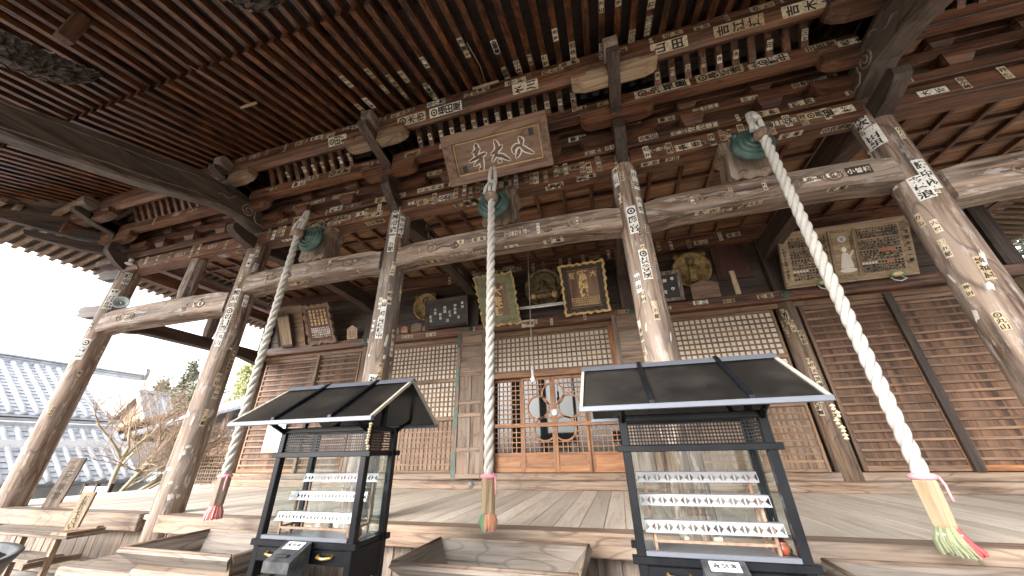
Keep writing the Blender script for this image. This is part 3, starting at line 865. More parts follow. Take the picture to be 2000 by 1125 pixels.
# the same eave on the right side
RXE = 2 * -1.55
smr = MB().prism([(RXE + 12.75, zs(-12.75)), (RXE + 10.9, zs(-10.9)), (RXE + 10.9, zs(-10.9) + .12), (RXE + 12.75, zs(-12.75) + .12)], 'y', -.05, .05).mesh('side_rafter'); smr.materials.append(wood('tan', 'x'))
sfr = MB().prism([(RXE + 14.0, zs(-13.6)), (RXE + 12.5, zs(-12.6) + .10), (RXE + 12.5, zs(-12.6) + .21), (RXE + 14.0, zs(-13.6) + .10)], 'y', -.045, .045).mesh('side_flying_rafter'); sfr.materials.append(wood('tan', 'x'))
y = 4.9
while y < 13.5:
    link('side_rafter', smr, hall, (0, y, 0)); link('side_flying_rafter', sfr, hall, (0, y, 0))
    y += .217
O('side_sheathing', MB().prism([(RXE + 14.05, zs(-13.6) + .105), (RXE + 10.9, zs(-10.9) + .2), (RXE + 10.9, zs(-10.9) + .4), (RXE + 14.05, zs(-13.6) + .3)], 'y', 2.5, 13.6), wood('dark', 'y'), hall)
box('side_purlin', 8.88, 9.1, 3.5, 13.5, 6.45, 6.74, wood('upper', 'y'), hall)
hipb = O('hip_rafter', MB().prism([(0, 0), (0, .34), (4.6, -.55), (4.6, -.82), (4.2, -.84)], 'x', -.12, .12), wood('dark', 'y'), hall, (CX[0] + .2, CY + .2, 7.05)); hipb.rotation_euler = (0, 0, math.radians(135))
# --- beams that tie the columns back to the wall
def inner_beam(x, z0, z1, w, name='inner_beam', mat=None, rise=.12):
    pts_b, pts_t = [], []
    for k in range(13):
        t = k / 12; y = 4.72 + (8.5 - 4.72) * t
        e = min(t, 1 - t) * 3.6; q = min(1, e / .7); q = q * q * (3 - 2 * q)
        pts_b.append((y - 6.6, z0 + rise * q - z0)); pts_t.append((y - 6.6, z1 - z0))
    return O(name, MB().prism(pts_b + pts_t[::-1], 'x', -w / 2, w / 2), mat or wood('dark', 'y'), hall, (x, 6.6, z0))
inner = [inner_beam(CX[i], 5.55, 6.06, .26) for i in (1, 2, 3, 4)]
sideb = inner_beam(CX[0], 4.26, 4.67, .26, 'side_beam')
box('side_head_tie', CX[0] - .13, CX[0] + .13, 4.75, 8.5, 5.67, 5.95, wood('upper', 'y'), hall)
O('strut', MB().lathe([(.11, 0), (.15, .22), (.15, 1.03)], 8, 'z', smooth=False), wood('grey', 'z'), hall, (CX[0], 6.75, 4.66))
# --- coffered ceiling
CZ_, CS = 6.5, .58
xs = []
x = CX[0] + .2
while x < CX[5]: xs.append(x); x += CS
ys = [4.92 + .575 * k for k in range(7)]
bm_y = MB().box(-.035, .035, -1.72, 1.72, -.04, .04, 0, .006).mesh('ceiling_bar'); bm_y.materials.append(wood('upper', 'y'))
for x in xs: link('ceiling_bar', bm_y, hall, (x, 6.64, CZ_))
for y in ys: box('ceiling_bar', CX[0] + .1, CX[5], y - .035, y + .035, CZ_ - .028, CZ_ + .05, wood('upper', 'x'), hall)
pm = MB().box(-CS / 2 + .01, CS / 2 - .01, -.27, .27, 0, .02).mesh('ceiling_panel'); pm.materials.append(wood('ceil', 'x'))
for x in xs:
    for y in ys[:-1]:
        link('ceiling_panel', pm, hall, (x + CS / 2, y + .2875, CZ_ + .06))
box('ceiling_frame', CX[0], CX[5], 4.80, 4.90, 6.2, 6.56, wood('dark', 'x'), hall)
box('light_stop_slab', -11.2, 9.6, 4.7, 14, 6.7, 6.8, wood('dark', 'x'), hall)  # unseen slab added above the ceiling to stop light leaking in
# --- wall: posts, sills, long ties, boards
postm = MB().lathe([(.19, 0), (.19, 3.72)], 20, 'z').mesh('wall_post'); postm.materials.append(wood('edge', 'z'))
wposts = []
for i, cx in enumerate(CX):
    wposts.append(link('wall_post', postm, hall, (cx + .02, 8.62, .8)))
    box('upper_post', cx - .15, cx + .15, 8.42, 8.8, 4.76, 6.45, wood('dark', 'z'), hall)
box('threshold', -11.4, 8.3, 8.40, 8.75, .8, .985, wood('edge', 'x'), hall, .015)
box('sill', -11.3, 8.3, 8.52, 8.85, .985, 1.125, wood('edge', 'x'), hall, .012)
nag = box('long_tie', -11.4, 8.4, 8.36, 8.62, 4.50, 4.74, wood('upper', 'x'), hall, .012)
box('head_jamb', -11.3, 8.3, 8.52, 8.8, 4.38, 4.50, wood('lattice', 'x'), hall)
hdr = box('wall_head', -11.3, 8.3, 8.36, 8.64, 6.16, 6.46, wood('upper', 'x'), hall, .012)
for a, b in zip(CX[:-1], CX[1:]):
    z = 4.745
    for k in range(6):
        h = (6.16 - 4.745) / 6
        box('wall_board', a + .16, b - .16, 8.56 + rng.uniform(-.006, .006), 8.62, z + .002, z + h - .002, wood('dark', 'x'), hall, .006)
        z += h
box('light_stop_wall', -11.1, 8.2, 9.6, 9.7, .8, 6.6, wood('dark', 'x'), hall)  # unseen dark plane added behind the lattice so light does not leak
box('inner_floor', -11.1, 8.2, 8.8, 9.6, .7, .8, wood('dark', 'x'), hall)
box('side_wall', -11.2, -11.0, 8.8, 14, .8, 6.6, wood('slat', 'z'), hall)
box('right_wall', 8.1, 8.3, 8.8, 9.7, .8, 6.6, wood('slat', 'z'), hall)

# --- batten doors
slatm = {}
def batten_door(x0, x1, z0=1.14, z1=4.38, y=8.6, n=19):
    d = E('batten_door', ((x0 + x1) / 2, y, z0), parent=hall)
    w = (x1 - x0) / 2; H = z1 - z0
    def pb(name, a, b, c0, c1, e0, e1, m): return O(name, MB().box(a, b, c0, c1, e0, e1, 0, .004), m, d)
    pb('stile', -w, -w + .06, -.03, .03, 0, H, wood('slat', 'z')); pb('stile', w - .06, w, -.03, .03, 0, H, wood('slat', 'z'))
    pb('rail', -w + .06, w - .06, -.03, .03, 0, .09, wood('orange' if rng.random() < .35 else 'slat', 'x')); pb('rail', -w + .06, w - .06, -.03, .03, H - .09, H, wood('slat', 'x'))
    k = max(4, round(2 * w / .27))
    for i in range(k):
        a = -w + .06 + (2 * w - .12) * i / k; b = -w + .06 + (2 * w - .12) * (i + 1) / k
        o = O('plank', MB().box((a - b) / 2 + .001, (b - a) / 2 - .001, .0, .018, .09 - H / 2, H / 2 - .09), wood('plank', 'z'), d, ((a + b) / 2, rng.uniform(0, .004), H / 2))
    key = round(w, 3)
    if key not in slatm:
        slatm[key] = MB().box(-w + .06, w - .06, -.045, .0, -.024, .024, 0, .005).mesh('slat'); slatm[key].materials.append(wood('slat', 'x'))
    for i in range(n):
        link('slat', slatm[key], d, (0, rng.uniform(-.002, .001), .09 + (H - .18) * (i + .6) / n))
    return d
batten_door(CX[0] + .26, -8.74); batten_door(-8.68, CX[1] - .22)
box('door_post', -8.76, -8.66, 8.50, 8.57, 1.13, 4.40, wood('edge', 'z'), hall)
batten_door(CX[4] + .26, 5.80); batten_door(5.86, CX[5] - .22)
box('door_post', 5.76, 5.90, 8.49, 8.57, 1.13, 4.46, wood('dark', 'z'), hall)

# --- lattice panels
def lattice(name, x0, x1, z0, z1, y, pitch, mat_key, back, holes=(), t=.036, fr=.055, parent=None):
    d = E(name, ((x0 + x1) / 2, y, z0), parent=parent or hall)
    cx = (x0 + x1) / 2; w = (x1 - x0) / 2; H = z1 - z0
    mx, mz = wood(mat_key, 'x'), wood(mat_key, 'z')
    for a, b, e0, e1, m in ((-w, -w + fr, 0, H, mz), (w - fr, w, 0, H, mz), (-w + fr, w - fr, 0, fr, mx), (-w + fr, w - fr, H - fr, H, mx)):
        O('frame_bar', MB().box(a, b, -.03, .03, e0, e1, 0, .004), m, d)
    nx = max(1, round((2 * w - 2 * fr) / pitch)); nz = max(1, round((H - 2 * fr) / pitch))
    def cut(lo, hi, f):
        segs = [(lo, hi)]
        for (hx, hz, r) in holes:
            out = []
            c = f(hx - cx, hz - z0, r)
            for a, b in segs:
                if c is None or c[1] <= a or c[0] >= b: out.append((a, b)); continue
                if c[0] > a: out.append((a, c[0]))
                if c[1] < b: out.append((c[1], b))
            segs = out
        return [s for s in segs if s[1] - s[0] > .01]
    cache = {}
    def bar(L, ax):
        k = (round(L, 3), ax)
        if k not in cache:
            if ax == 'z': mb = MB().box(-t / 2, t / 2, -.012, .004, -L / 2, L / 2)
            else: mb = MB().box(-L / 2, L / 2, -.017, .001, -t / 2, t / 2)
            cache[k] = mb.mesh('lattice_bar'); cache[k].materials.append(mz if ax == 'z' else mx)
        return cache[k]
    for i in range(1, nx):
        px = -w + fr + (2 * w - 2 * fr) * i / nx
        for a, b in cut(fr, H - fr, lambda hx, hz, r: (hz - math.sqrt(r * r - (px - hx) ** 2), hz + math.sqrt(r * r - (px - hx) ** 2)) if abs(px - hx) < r else None):
            link('lattice_bar', bar(b - a, 'z'), d, (px, 0, (a + b) / 2))
    for k in range(1, nz):
        pz = fr + (H - 2 * fr) * k / nz
        for a, b in cut(-w + fr, w - fr, lambda hx, hz, r: (hx - math.sqrt(r * r - (pz - hz) ** 2), hx + math.sqrt(r * r - (pz - hz) ** 2)) if abs(pz - hz) < r else None):
            link('lattice_bar', bar(b - a, 'x'), d, ((a + b) / 2, 0, pz))
    if back is not None:
        O('backing', MB().box(-w + .01, w - .01, .012, .02, .01, H - .01), back, d)
    return d
for (a, b) in ((CX[1] + .25, CX[2] - .30), (CX[3] + .30, CX[4] - .25)):
    lattice('lattice_panel', a, b, 3.33, 4.38, 8.6, .122, 'lattice', M['shoji'])
    lattice('lattice_panel', a, b, 2.36, 3.33, 8.6, .122, 'lattice', M['shoji'])
    lattice('lattice_panel', a, b, 1.13, 2.36, 8.6, .122, 'lattice', wood('edge', 'z'))
    for z in (3.33, 2.36):
        box('lattice_rail', a + .01, b - .01, 8.545, 8.568, z - .05, z + .05, wood('lattice', 'x'), hall)
# --- centre bay: transom and glazed sliding doors with five round windows
DX0, DX1 = -3.02, .16
lattice('transom_lattice', DX0, DX1, 3.40, 4.38, 8.62, .122, 'lattice', M['shoji'])
box('door_head', DX0 - .2, DX1 + .2, 8.5, 8.7, 3.26, 3.40, wood('orange', 'x'), hall)
for s, xx in ((-1, DX0), (1, DX1)):
    box('door_jamb', xx - .09, xx + .09, 8.5, 8.58, 1.12, 4.4, wood('orange', 'z'), hall)
PC = (-1.43, 2.40)
HOLES = [(PC[0] + .40 * math.sin(a * 2 * math.pi / 5), PC[1] + .44 * math.cos(a * 2 * math.pi / 5), .262) for a in range(5)]
pw = (DX1 - DX0) / 4
for i in range(4):
    a = DX0 + .02 + pw * i * .985; b = a + pw * .985
    y = 8.64 + (.05 if i in (0, 3) else 0)
    d = E('sliding_door', ((a + b) / 2, y, 1.13), parent=hall)
    w = pw * .985 / 2
    mz, mx = wood('orange', 'z'), wood('orange', 'x')
    for (p0, p1, q0, q1, m, nm) in ((-w, -w + .06, 0, 2.13, mz, 'stile'), (w - .06, w, 0, 2.13, mz, 'stile'), (-w + .06, w - .06, 0, .09, mx, 'rail'), (-w + .06, w - .06, .35, .41, mx, 'rail'),
                                    (-w + .06, w - .06, .96, 1.05, mx, 'rail'), (-w + .06, w - .06, 2.06, 2.13, mx, 'rail')):
        O(nm, MB().box(p0, p1, -.022, .022, q0, q1, 0, .004), m, d)
    O('panel', MB().box(-w + .06, w - .06, .0, .012, .09, .35), wood('orange', 'x'), d)
    O('panel_frame', MB().box(-w + .10, w - .10, -.006, .004, .125, .315), wood('orange', 'x'), d)
    O('glass_pane', MB().box(-w + .05, w - .05, .012, .018, .4, 2.07), M['doorglass'], d)
    for (z0, z1) in ((.41, .96), (1.05, 2.06)):
        nx, nz = 6, max(4, round((z1 - z0) / .115))
        hl = [(hx - (a + b) / 2, hz - 1.13, r) for hx, hz, r in HOLES]
        def segs(lo, hi, f):
            ss = [(lo, hi)]
            for h in hl:
                c = f(h)
                out = []
                for u, v in ss:
                    if c is None or c[1] <= u or c[0] >= v: out.append((u, v)); continue
                    if c[0] > u: out.append((u, c[0]))
                    if c[1] < v: out.append((c[1], v))
                ss = out
            return [q for q in ss if q[1] - q[0] > .012]
        for k in range(1, nx):
            px = -w + .06 + (2 * w - .12) * k / nx
            for u, v in segs(z0, z1, lambda h: (h[1] - math.sqrt(h[2] ** 2 - (px - h[0]) ** 2), h[1] + math.sqrt(h[2] ** 2 - (px - h[0]) ** 2)) if abs(px - h[0]) < h[2] else None):
                O('lattice_bar', MB().box(px - .011, px + .011, -.012, .004, u, v), mz, d)
        for k in range(1, nz):
            pz = z0 + (z1 - z0) * k / nz
            for u, v in segs(-w + .06, w - .06, lambda h: (h[0] - math.sqrt(h[2] ** 2 - (pz - h[1]) ** 2), h[0] + math.sqrt(h[2] ** 2 - (pz - h[1]) ** 2)) if abs(pz - h[1]) < h[2] else None):
                O('lattice_bar', MB().box(u, v, -.016, .001, pz - .011, pz + .011), mx, d)
for hx, hz, r in HOLES:
    n = 40
    mb = MB()
    vs = []
    for k in range(n):
        a = 2 * math.pi * k / n
        for rr, yy in ((r + .018, -.018), (r + .018, .005), (r - .018, .005), (r - .018, -.018)):
            vs.append((rr * math.cos(a), yy, rr * math.sin(a)))
    mb.add(vs, [(4 * k + j, 4 * ((k + 1) % n) + j, 4 * ((k + 1) % n) + (j + 1) % 4, 4 * k + (j + 1) % 4) for k in range(n) for j in range(4)])
    O('round_window_ring', mb, wood('orange', 'x'), hall, (hx, 8.635, hz))
O('lattice_boss', MB().lathe([(.0, -.04), (.07, -.035), (.085, -.01), (.085, .02)], 8, 'y', smooth=False), M['white'], hall, (PC[0] + .02, 8.62, PC[1]))
box('door_catch_rail', DX0 + .1, DX1 - .1, 8.575, 8.61, 2.09, 2.18, wood('orange', 'x'), hall)
# --- folded panelled door leaves at both sides of the centre bay
def leaf(x0, x1, outer):
    d = E('door_leaf', ((x0 + x1) / 2, 8.29, 1.03), parent=hall)
    w = (x1 - x0) / 2; H = 3.52
    A, B = wood('edge', 'z'), wood('edge', 'x')
    O('stile', MB().box(-w, -w + .11, -.03, .03, 0, H, 0, .005), A, d); O('stile', MB().box(w - .09, w, -.03, .03, 0, H, 0, .005), A, d)
    rails = (0, .55, 1.32, 1.62, 2.32, 2.55, H - .42, H - .1)
    for z in rails: O('rail', MB().box(-w + .11, w - .09, -.027, .027, z, z + .1, 0, .005), B, d)
    for z0, z1, split in ((.1, .55, 1), (.65, 1.32, 1), (1.42, 1.62, 1), (1.72, 2.32, 1), (2.42, 2.55, 0), (2.65, H - .42, 0), (H - .32, H - .1, 0)):
        O('panel', MB().box(-w + .11, w - .09, -.004, .008, z0, z1), wood('edge', 'z' if split else 'x'), d)
        if split: O('muntin', MB().box(-.045, .045, -.026, -.004, z0, z1, 0, .005), A, d)
    for z in (.02, 1.05, 2.05, 3.08):
        s = -1 if outer < 0 else 1
        O('bronze_strap', MB().box(s * w - (.085 if s > 0 else -.0), s * w + (.0 if s > 0 else .085), -.036, -.0305, z, z + (.52 if z < 3 else .40), 0, .002), M['verdigris'], d)
    return d
leaf(-3.88, -3.08, -1); leaf(.20, 1.0, 1)
O('door_stud', MB().lathe([(.0, -.03), (.03, -.028), (.035, -.012), (.06, -.01), (.065, .0)], 20, 'y'), M['steel'], hall, (-3.42, 8.385, .905))
for cx in (CX[2] - .02, CX[3] + .1, CX[4] + .0, CX[1]):
    O('rosette', MB().lathe([(.0, -.045), (.04, -.04), (.05, -.02), (.085, -.014), (.1, .0)], 6, 'y', smooth=False), M['verdigris'], hall, (cx + (.0 if cx != CX[2] - .02 else -.05), 8.35, 4.63))

# --- paper slips all over the upper timbers
rs = random.Random(23)
for i, n in enumerate((10, 19, 25, 18, 8)):
    slips_on_face(nuki[i], n, CX[i] + .3, CX[i + 1] - .3, 4.42, 5.68, 5.94, lay=.45, smin=.75, smax=1.3, rnd=rs)
    # under-face
    for k in range(n // 3):
        x = rs.uniform(CX[i] + .4, CX[i + 1] - .4)
        slip(nuki[i], rs.choice(V_SLIPS), (x, 4.50 + rs.uniform(0, .1), 5.67 - .004), (1, 0, 0), (0, 0, -1), rs.uniform(.7, 1.1), math.pi / 2)
slips_on_face(plate, 24, -6.4, 4.4, 4.40, 6.01, 6.15, lay=.85, smin=.8, smax=1.25, rnd=rs)
slips_on_face(b1, 20, -6.4, 4.6, 4.43, 6.39, 6.56, lay=.9, smin=.8, smax=1.2, rnd=rs)
slips_on_face(b2, 26, -10, 4.8, 3.99, 6.52, 6.72, lay=.9, smin=.8, smax=1.3, rnd=rs)
slips_on_face(pur, 34, -7.6, 4.6, 3.489, 6.98, 7.15, lay=.6, smin=.7, smax=1.25, rnd=rs)
# big slips on the purlin's rounded lower face
nl = Vector((0, -.92, -.38))
for t, x, w in (('木市', -2.75, .55), ('福田屋', -2.1, .6), ('山田', 1.45, .5), ('吉江連', 2.35, .62), ('竹川', -.7, .42), ('田村', -4.3, .4), ('吉木大', 3.2, .66)):
    slip(pur, slip_mesh(t, .17, w, None, True, x < -2), (x, 3.6 - .096, 6.97 - .11), (1, 0, 0), nl, 1.0, math.pi / 2)
nb2 = Vector((0, -1, 0))
for t, x, w in (('絵福屋', 1.35, .8), ('長坂音', 2.15, .62), ('講中', 2.85, .4), ('大和', -4.6, .5)):
    slip(b2, slip_mesh(t, .17, w, None, True, True), (x, 3.982, 6.62), (1, 0, 0), nb2, 1.0, math.pi / 2)
for o in ribs:
    if -7 < o.location.x < 4.4 and rs.random() < .8:
        x = o.location.x
        slip(o, rs.choice(V_SLIPS), (x, 3.915, 6.775), (1, 0, 0), (0, -.62, -.78), rs.uniform(.6, .85), rs.uniform(-.05, .05))
for i in range(5):
    n = (2, 5, 6, 5, 1)[i]
    slips_on_face(ties[i], n, CX[i] + .5, CX[i + 1] - .5, 4.418, ties[i].location.z - .05, ties[i].location.z + .10, lay=.3, smin=.7, smax=1.05, rnd=rs)
    for k in range(n):
        x = rs.uniform(CX[i] + .7, CX[i + 1] - .5)
        slip(ties[i], rs.choice(V_SLIPS), (x, 4.47 + rs.uniform(0, .12), ties[i].location.z - (.145 if i in (1, 2, 3) else .185) - .006), (1, 0, 0), (0, 0, -1), rs.uniform(.6, 1.1), math.pi / 2)
slip(ties[3], slip_mesh('小曽根', .27, .14, None, False, inv=True), (3.40, 4.412, 4.76), (1, 0, 0), (0, -1, 0), 1.0)
slips_on_face(hdr, 22, -4.5, 3.6, 8.36, 6.18, 6.44, lay=.5, smin=.9, smax=1.3, rnd=rs)
slips_on_face(nag, 14, -7.5, 4.2, 8.36, 4.53, 4.73, lay=.8, smin=.9, smax=1.2, rnd=rs)
slip(nag, slip_mesh('愛国堂', .34, .2, None, False), (-1.92, 8.352, 4.62), (1, 0, 0), (0, -1, 0))
for i in (2, 3):
    for k in range(7):
        slip(inner[1 if i == 2 else 2], rs.choice(V_SLIPS), (CX[i] + (.132 + .004), rs.uniform(5.3, 8.1), rs.uniform(5.75, 5.95)), (0, 1, 0), (1, 0, 0), rs.uniform(.8, 1.3), math.pi / 2) if i == 2 else \
        slip(inner[2], rs.choice(V_SLIPS), (CX[i] - (.132 + .004), rs.uniform(5.3, 8.1), rs.uniform(5.75, 5.95)), (0, -1, 0), (-1, 0, 0), rs.uniform(.8, 1.3), math.pi / 2)
# on rafters and roof boards above
for k in range(34):
    o = rs.choice([r for r in raf if -3.6 < r.location.x < 1.8])
    yy = rs.uniform(2.6, 3.45)
    slip(o, rs.choice(V_SLIPS), (o.location.x, yy, zb(yy) - .006), (1, 0, 0), (0, SL * .95, -.95), rs.uniform(.7, .95), 0)
for p in (0, 1):
    for k in range(8):
        cpost = wposts[4]
        a = math.radians(rs.uniform(-80, 20)); nn = Vector((math.sin(a), -math.cos(a), 0))
        slip(cpost, rs.choice(B_SLIPS), Vector((CX[4] + .02, 8.62, rs.uniform(2.0, 4.3))) + nn * .196, (math.cos(a), math.sin(a), 0), nn, rs.uniform(.7, 1.1))
# ------------------------------------------------------------------ things hung on or set before the hall
def stand(mb, yf=0.0):
    """turn a mesh drawn in the x-y plane (normal z) upright: front faces -Y"""
    mb.v = [(x, yf - z, y) for x, y, z in mb.v]
    return mb
def text_part(name, items, mat, parent, yf, bold=.02):
    """items: (text, cx, cy, size, step, vertical)"""
    mb = MB()
    for (t, cx, cy, s, st, vert) in items: put_text(mb, t, cx, cy, s, st, vert, .0, 0, bold=bold)
    o = O(name, stand(mb, yf), mat, parent); o['kind'] = 'stuff' if len(items) > 1 else 'thing'
    if len(items) <= 1: del o['kind']
    return o
def frame_ring(w, h, t, y0, y1, wave=0.0, per=.12, seed=1):
    """picture frame in x-z: outer w x h, members t wide, from y0 (front) to y1 (back); wave: scalloped outer edge"""
    rr = random.Random(seed)
    out, inn = [], []
    def side(p, q, nrm):
        L = math.hypot(q[0] - p[0], q[1] - p[1]); n = max(2, int(L / per)) if wave else 1
        for k in range(n):
            s = k / n
            d = wave * (abs(math.sin(math.pi * k * .5)) + rr.uniform(-.35, .35)) if 0 < k else wave * 1.4
            out.append((p[0] + (q[0] - p[0]) * s + nrm[0] * d, p[1] + (q[1] - p[1]) * s + nrm[1] * d))
            a, b = w / 2 - t, h / 2 - t
            inn.append((max(-a, min(a, p[0] + (q[0] - p[0]) * s)), max(-b, min(b, p[1] + (q[1] - p[1]) * s))))
    W, H = w / 2, h / 2
    side((-W, -H), (W, -H), (0, -1)); side((W, -H), (W, H), (1, 0)); side((W, H), (-W, H), (0, 1)); side((-W, H), (-W, -H), (-1, 0))
    n = len(out)
    mb = MB()
    vs = [(x, y0, z + H) for x, z in out] + [(x, y0 + (y1 - y0) * .45, z + H) for x, z in inn] + [(x, y1, z + H) for x, z in out]
    fs = []
    for i in range(n):
        j = (i + 1) % n
        fs += [(i, j, n + j, n + i), (i, 2 * n + i, 2 * n + j, j)]
    return mb.add(vs, fs)
def plaque(name, label, cat, x, y, z, w, h, lean, board, frame=None, t=.08, wave=0.0, group=None, thick=.04, seed=1, roll=0.0):
    d = E(name, (x, y, z), (math.radians(lean), 0, math.radians(roll)))
    tag(d, label, cat, group)
    O('board', MB().box(-w / 2 + (t * .5 if frame else 0), w / 2 - (t * .5 if frame else 0), -thick, 0, (t * .5 if frame else 0), h - (t * .5 if frame else 0), 0, .004), board, d)
    if frame: O('frame', frame_ring(w, h, t, -thick - .05, 0.002, wave, .11, seed), frame, d)
    return d
# the name board above the steps
L_ = math.degrees(math.atan2(.5, .58))
nb = plaque('name_board', 'brown wooden name board with three large white-edged characters under the eaves', 'sign', -1.30, 4.15, 5.78, 1.62, .72, L_, wood('sign', 'x'), None, thick=.03)
fr = O('frame', frame_ring(1.76, .80, .14, -.15, .0), wood('sign', 'x'), nb); fr.location = (0, 0, -.04)
for (a, b, c, e) in ((-.735, .735, .105, .122), (-.735, .735, .598, .615), (-.735, -.718, .122, .598), (.718, .735, .122, .598)):
    O('gold_line', MB().box(a, b, -.045, -.031, c, e), M['gold'], nb)
STROKES = [[(-.296, .546), (-.293, .491), (-.281, .434)], [(-.362, .429), (-.31, .441), (-.256, .461)], [(-.278, .45), (-.327, .39), (-.314, .365)], [(-.173, .375), (-.283, .347), (-.437, .301)], [(-.267, .365), (-.259, .263), (-.266, .129)], [(-.266, .131), (-.305, .16)], [(-.23, .313), (-.299, .272), (-.38, .228)],
           [(-.005, .526), (.014, .463), (.008, .4), (-.026, .311), (-.091, .232)], [(.083, .426), (.004, .38), (-.085, .335)], [(-.033, .307), (.065, .274), (.159, .19)], [(.0, .215), (.03, .19)],
           [(.358, .487), (.382, .429), (.37, .364)], [(.37, .364), (.297, .376), (.248, .335), (.245, .276)], [(.332, .315), (.315, .266), (.272, .2)], [(.358, .357), (.425, .278), (.52, .208)]]
def brush(pts, w, y):
    """a brush stroke: a flat ribbon, thick in the middle, rounded ends"""
    n = 14; P = []
    for i in range(n + 1):
        q = i / n * (len(pts) - 1); k = min(int(q), len(pts) - 2); t = q - k
        P.append(Vector((pts[k][0] + (pts[k + 1][0] - pts[k][0]) * t, pts[k][1] + (pts[k + 1][1] - pts[k][1]) * t)))
    L, R = [], []
    for i in range(n + 1):
        d = (P[min(i + 1, n)] - P[max(i - 1, 0)]).normalized(); nn = Vector((-d.y, d.x))
        ww = w * (.55 + .45 * math.sin(math.pi * (i / n) ** .8))
        L.append(P[i] + nn * ww); R.append(P[i] - nn * ww)
    e0 = P[0] - (P[1] - P[0]).normalized() * w * .55; e1 = P[-1] + (P[-1] - P[-2]).normalized() * w * .55
    o = [e0] + L + [e1] + R[::-1]
    return MB().add([(p.x * 1.12, y, p.y) for p in o], [tuple(range(len(o)))])
for k, (i0, i1) in enumerate(((0, 7), (7, 11), (11, 15))):
    ch = E('character', (0, 0, 0), parent=nb)
    for j in range(i0, i1):
        O('white_edge', brush(STROKES[j], .047, -.034 - .0002 * j), M['whiteink'], ch)
        O('brush_stroke', brush(STROKES[j], .027, -.039 - .0001 * j), wood('sign', 'x'), ch)
for x, z in ((-.60, .20), (.60, .53)): O('seal_mark', MB().box(x - .04, x + .04, -.034, -.0305, z - .055, z + .055), M['black'], nb)

# votive boards on the long tie
p = plaque('votive_plaque', 'black lacquered plaque with pale lettering in a worn wooden frame', 'plaque', -4.24, 8.33, 4.75, 1.32, .84, 10, M['black'], wood('dark', 'x'), .09)
text_part('lettering', [(t, x, y, .085, .105, True) for t, x, y in (('奉納', .48, .60), ('御詠歌', .26, .50), ('講中', .1, .38), ('西国', -.06, .52), ('観音', -.2, .34), ('大悲', -.36, .5), ('願主', -.5, .3), ('吉', .36, .26), ('日', .02, .2))], M['whiteink'], p, -.043)
p = plaque('votive_plaque', 'green-framed plaque with gold characters and a scalloped gold border', 'plaque', -2.63, 8.33, 4.72, .96, 1.28, 33, wood('sign', 'z'), M['greenframe'], .2, .045, seed=4)
O('gold_border', frame_ring(1.02, 1.34, .045, -.10, -.03, .045, .085, 5), M['gold'], p).location = (0, 0, -.03)
text_part('lettering', [('大悲講', 0, .60, .25, .27, True)], M['goldtext'], p, -.043)
text_part('lettering', [('奉', .16, .95, .09, .1, True)], M['goldtext'], p, -.043)
p = plaque('votive_plaque', 'brown plaque with thick gold lettering and wavy gilded frame', 'plaque', -.35, 8.33, 4.76, 1.02, 1.20, 29, wood('sign', 'z'), wood('dark', 'z'), .15, .0)
O('gold_border', frame_ring(1.08, 1.26, .07, -.11, -.03, .035, .09, 9), M['gold'], p).location = (0, 0, -.03)
O('gold_inner_border', frame_ring(.80, .96, .02, -.06, -.03), M['gold'], p).location = (0, 0, .12)
text_part('lettering', [('營繕係', .0, .72, .25, .22, True)], M['goldtext'], p, -.043, .035)
text_part('lettering', [('大', .26, .94, .16, .2, True), ('坂', -.26, .94, .16, .2, True)], M['goldtext'], p, -.043, .03)
text_part('donor_names', [(rs.choice(NAMES)[:2] + rs.choice(NAMES)[:2], -.33 + .051 * k, .27, .043, .055, True) for k in range(14)], M['goldtext'], p, -.043)
p = plaque('votive_plaque', 'brown notched plaque with gold columns above white name lists', 'plaque', -8.46, 8.33, 4.74, .94, 1.18, 30, wood('maroon', 'z'), wood('tan', 'z'), .075, .05, seed=12)
text_part('lettering', [(rs.choice(NAMES)[:2] + rs.choice(NAMES)[:2] + '吉', -.27 + .135 * k, .80, .085, .1, True) for k in range(5)], M['goldtext'], p, -.043, .04)
text_part('donor_names', [(rs.choice(NAMES)[:2] + rs.choice(NAMES)[:2] + rs.choice('一二三'), -.31 + .07 * k, .33, .055, .065, True) for k in range(10)], M['whiteink'], p, -.043, .03)
p = plaque('votive_plaque', 'narrow blank pale wood plaque in a dark frame beside the left rope', 'plaque', -9.86, 8.33, 4.74, .56, 1.02, 26, wood('pale', 'z'), wood('dark', 'z'), .06)
O('hanger', MB().tube([(-.06, -.03, 1.02), (-.05, -.03, 1.1), (.05, -.03, 1.1), (.06, -.03, 1.02)], .012, 6), M['ink'], p)
p = plaque('votive_plaque', 'large worn pale board leaning behind the narrow plaque', 'plaque', -9.72, 8.46, 4.76, 1.02, 1.30, 24, wood('tan', 'x'), wood('tan', 'x'), .07)
p = plaque('votive_plaque', 'small weathered black plaque half hidden behind a pale column', 'plaque', 1.62, 8.33, 4.76, .62, .74, 12, M['black'], wood('grey', 'z'), .08)
text_part('lettering', [(t, x, y, .09, .11, True) for t, x, y in (('奉', .12, .55), ('献', -.05, .52), ('中', .1, .3), ('吉', -.08, .24), ('', 0, 0))], M['whiteink'], p, -.043)
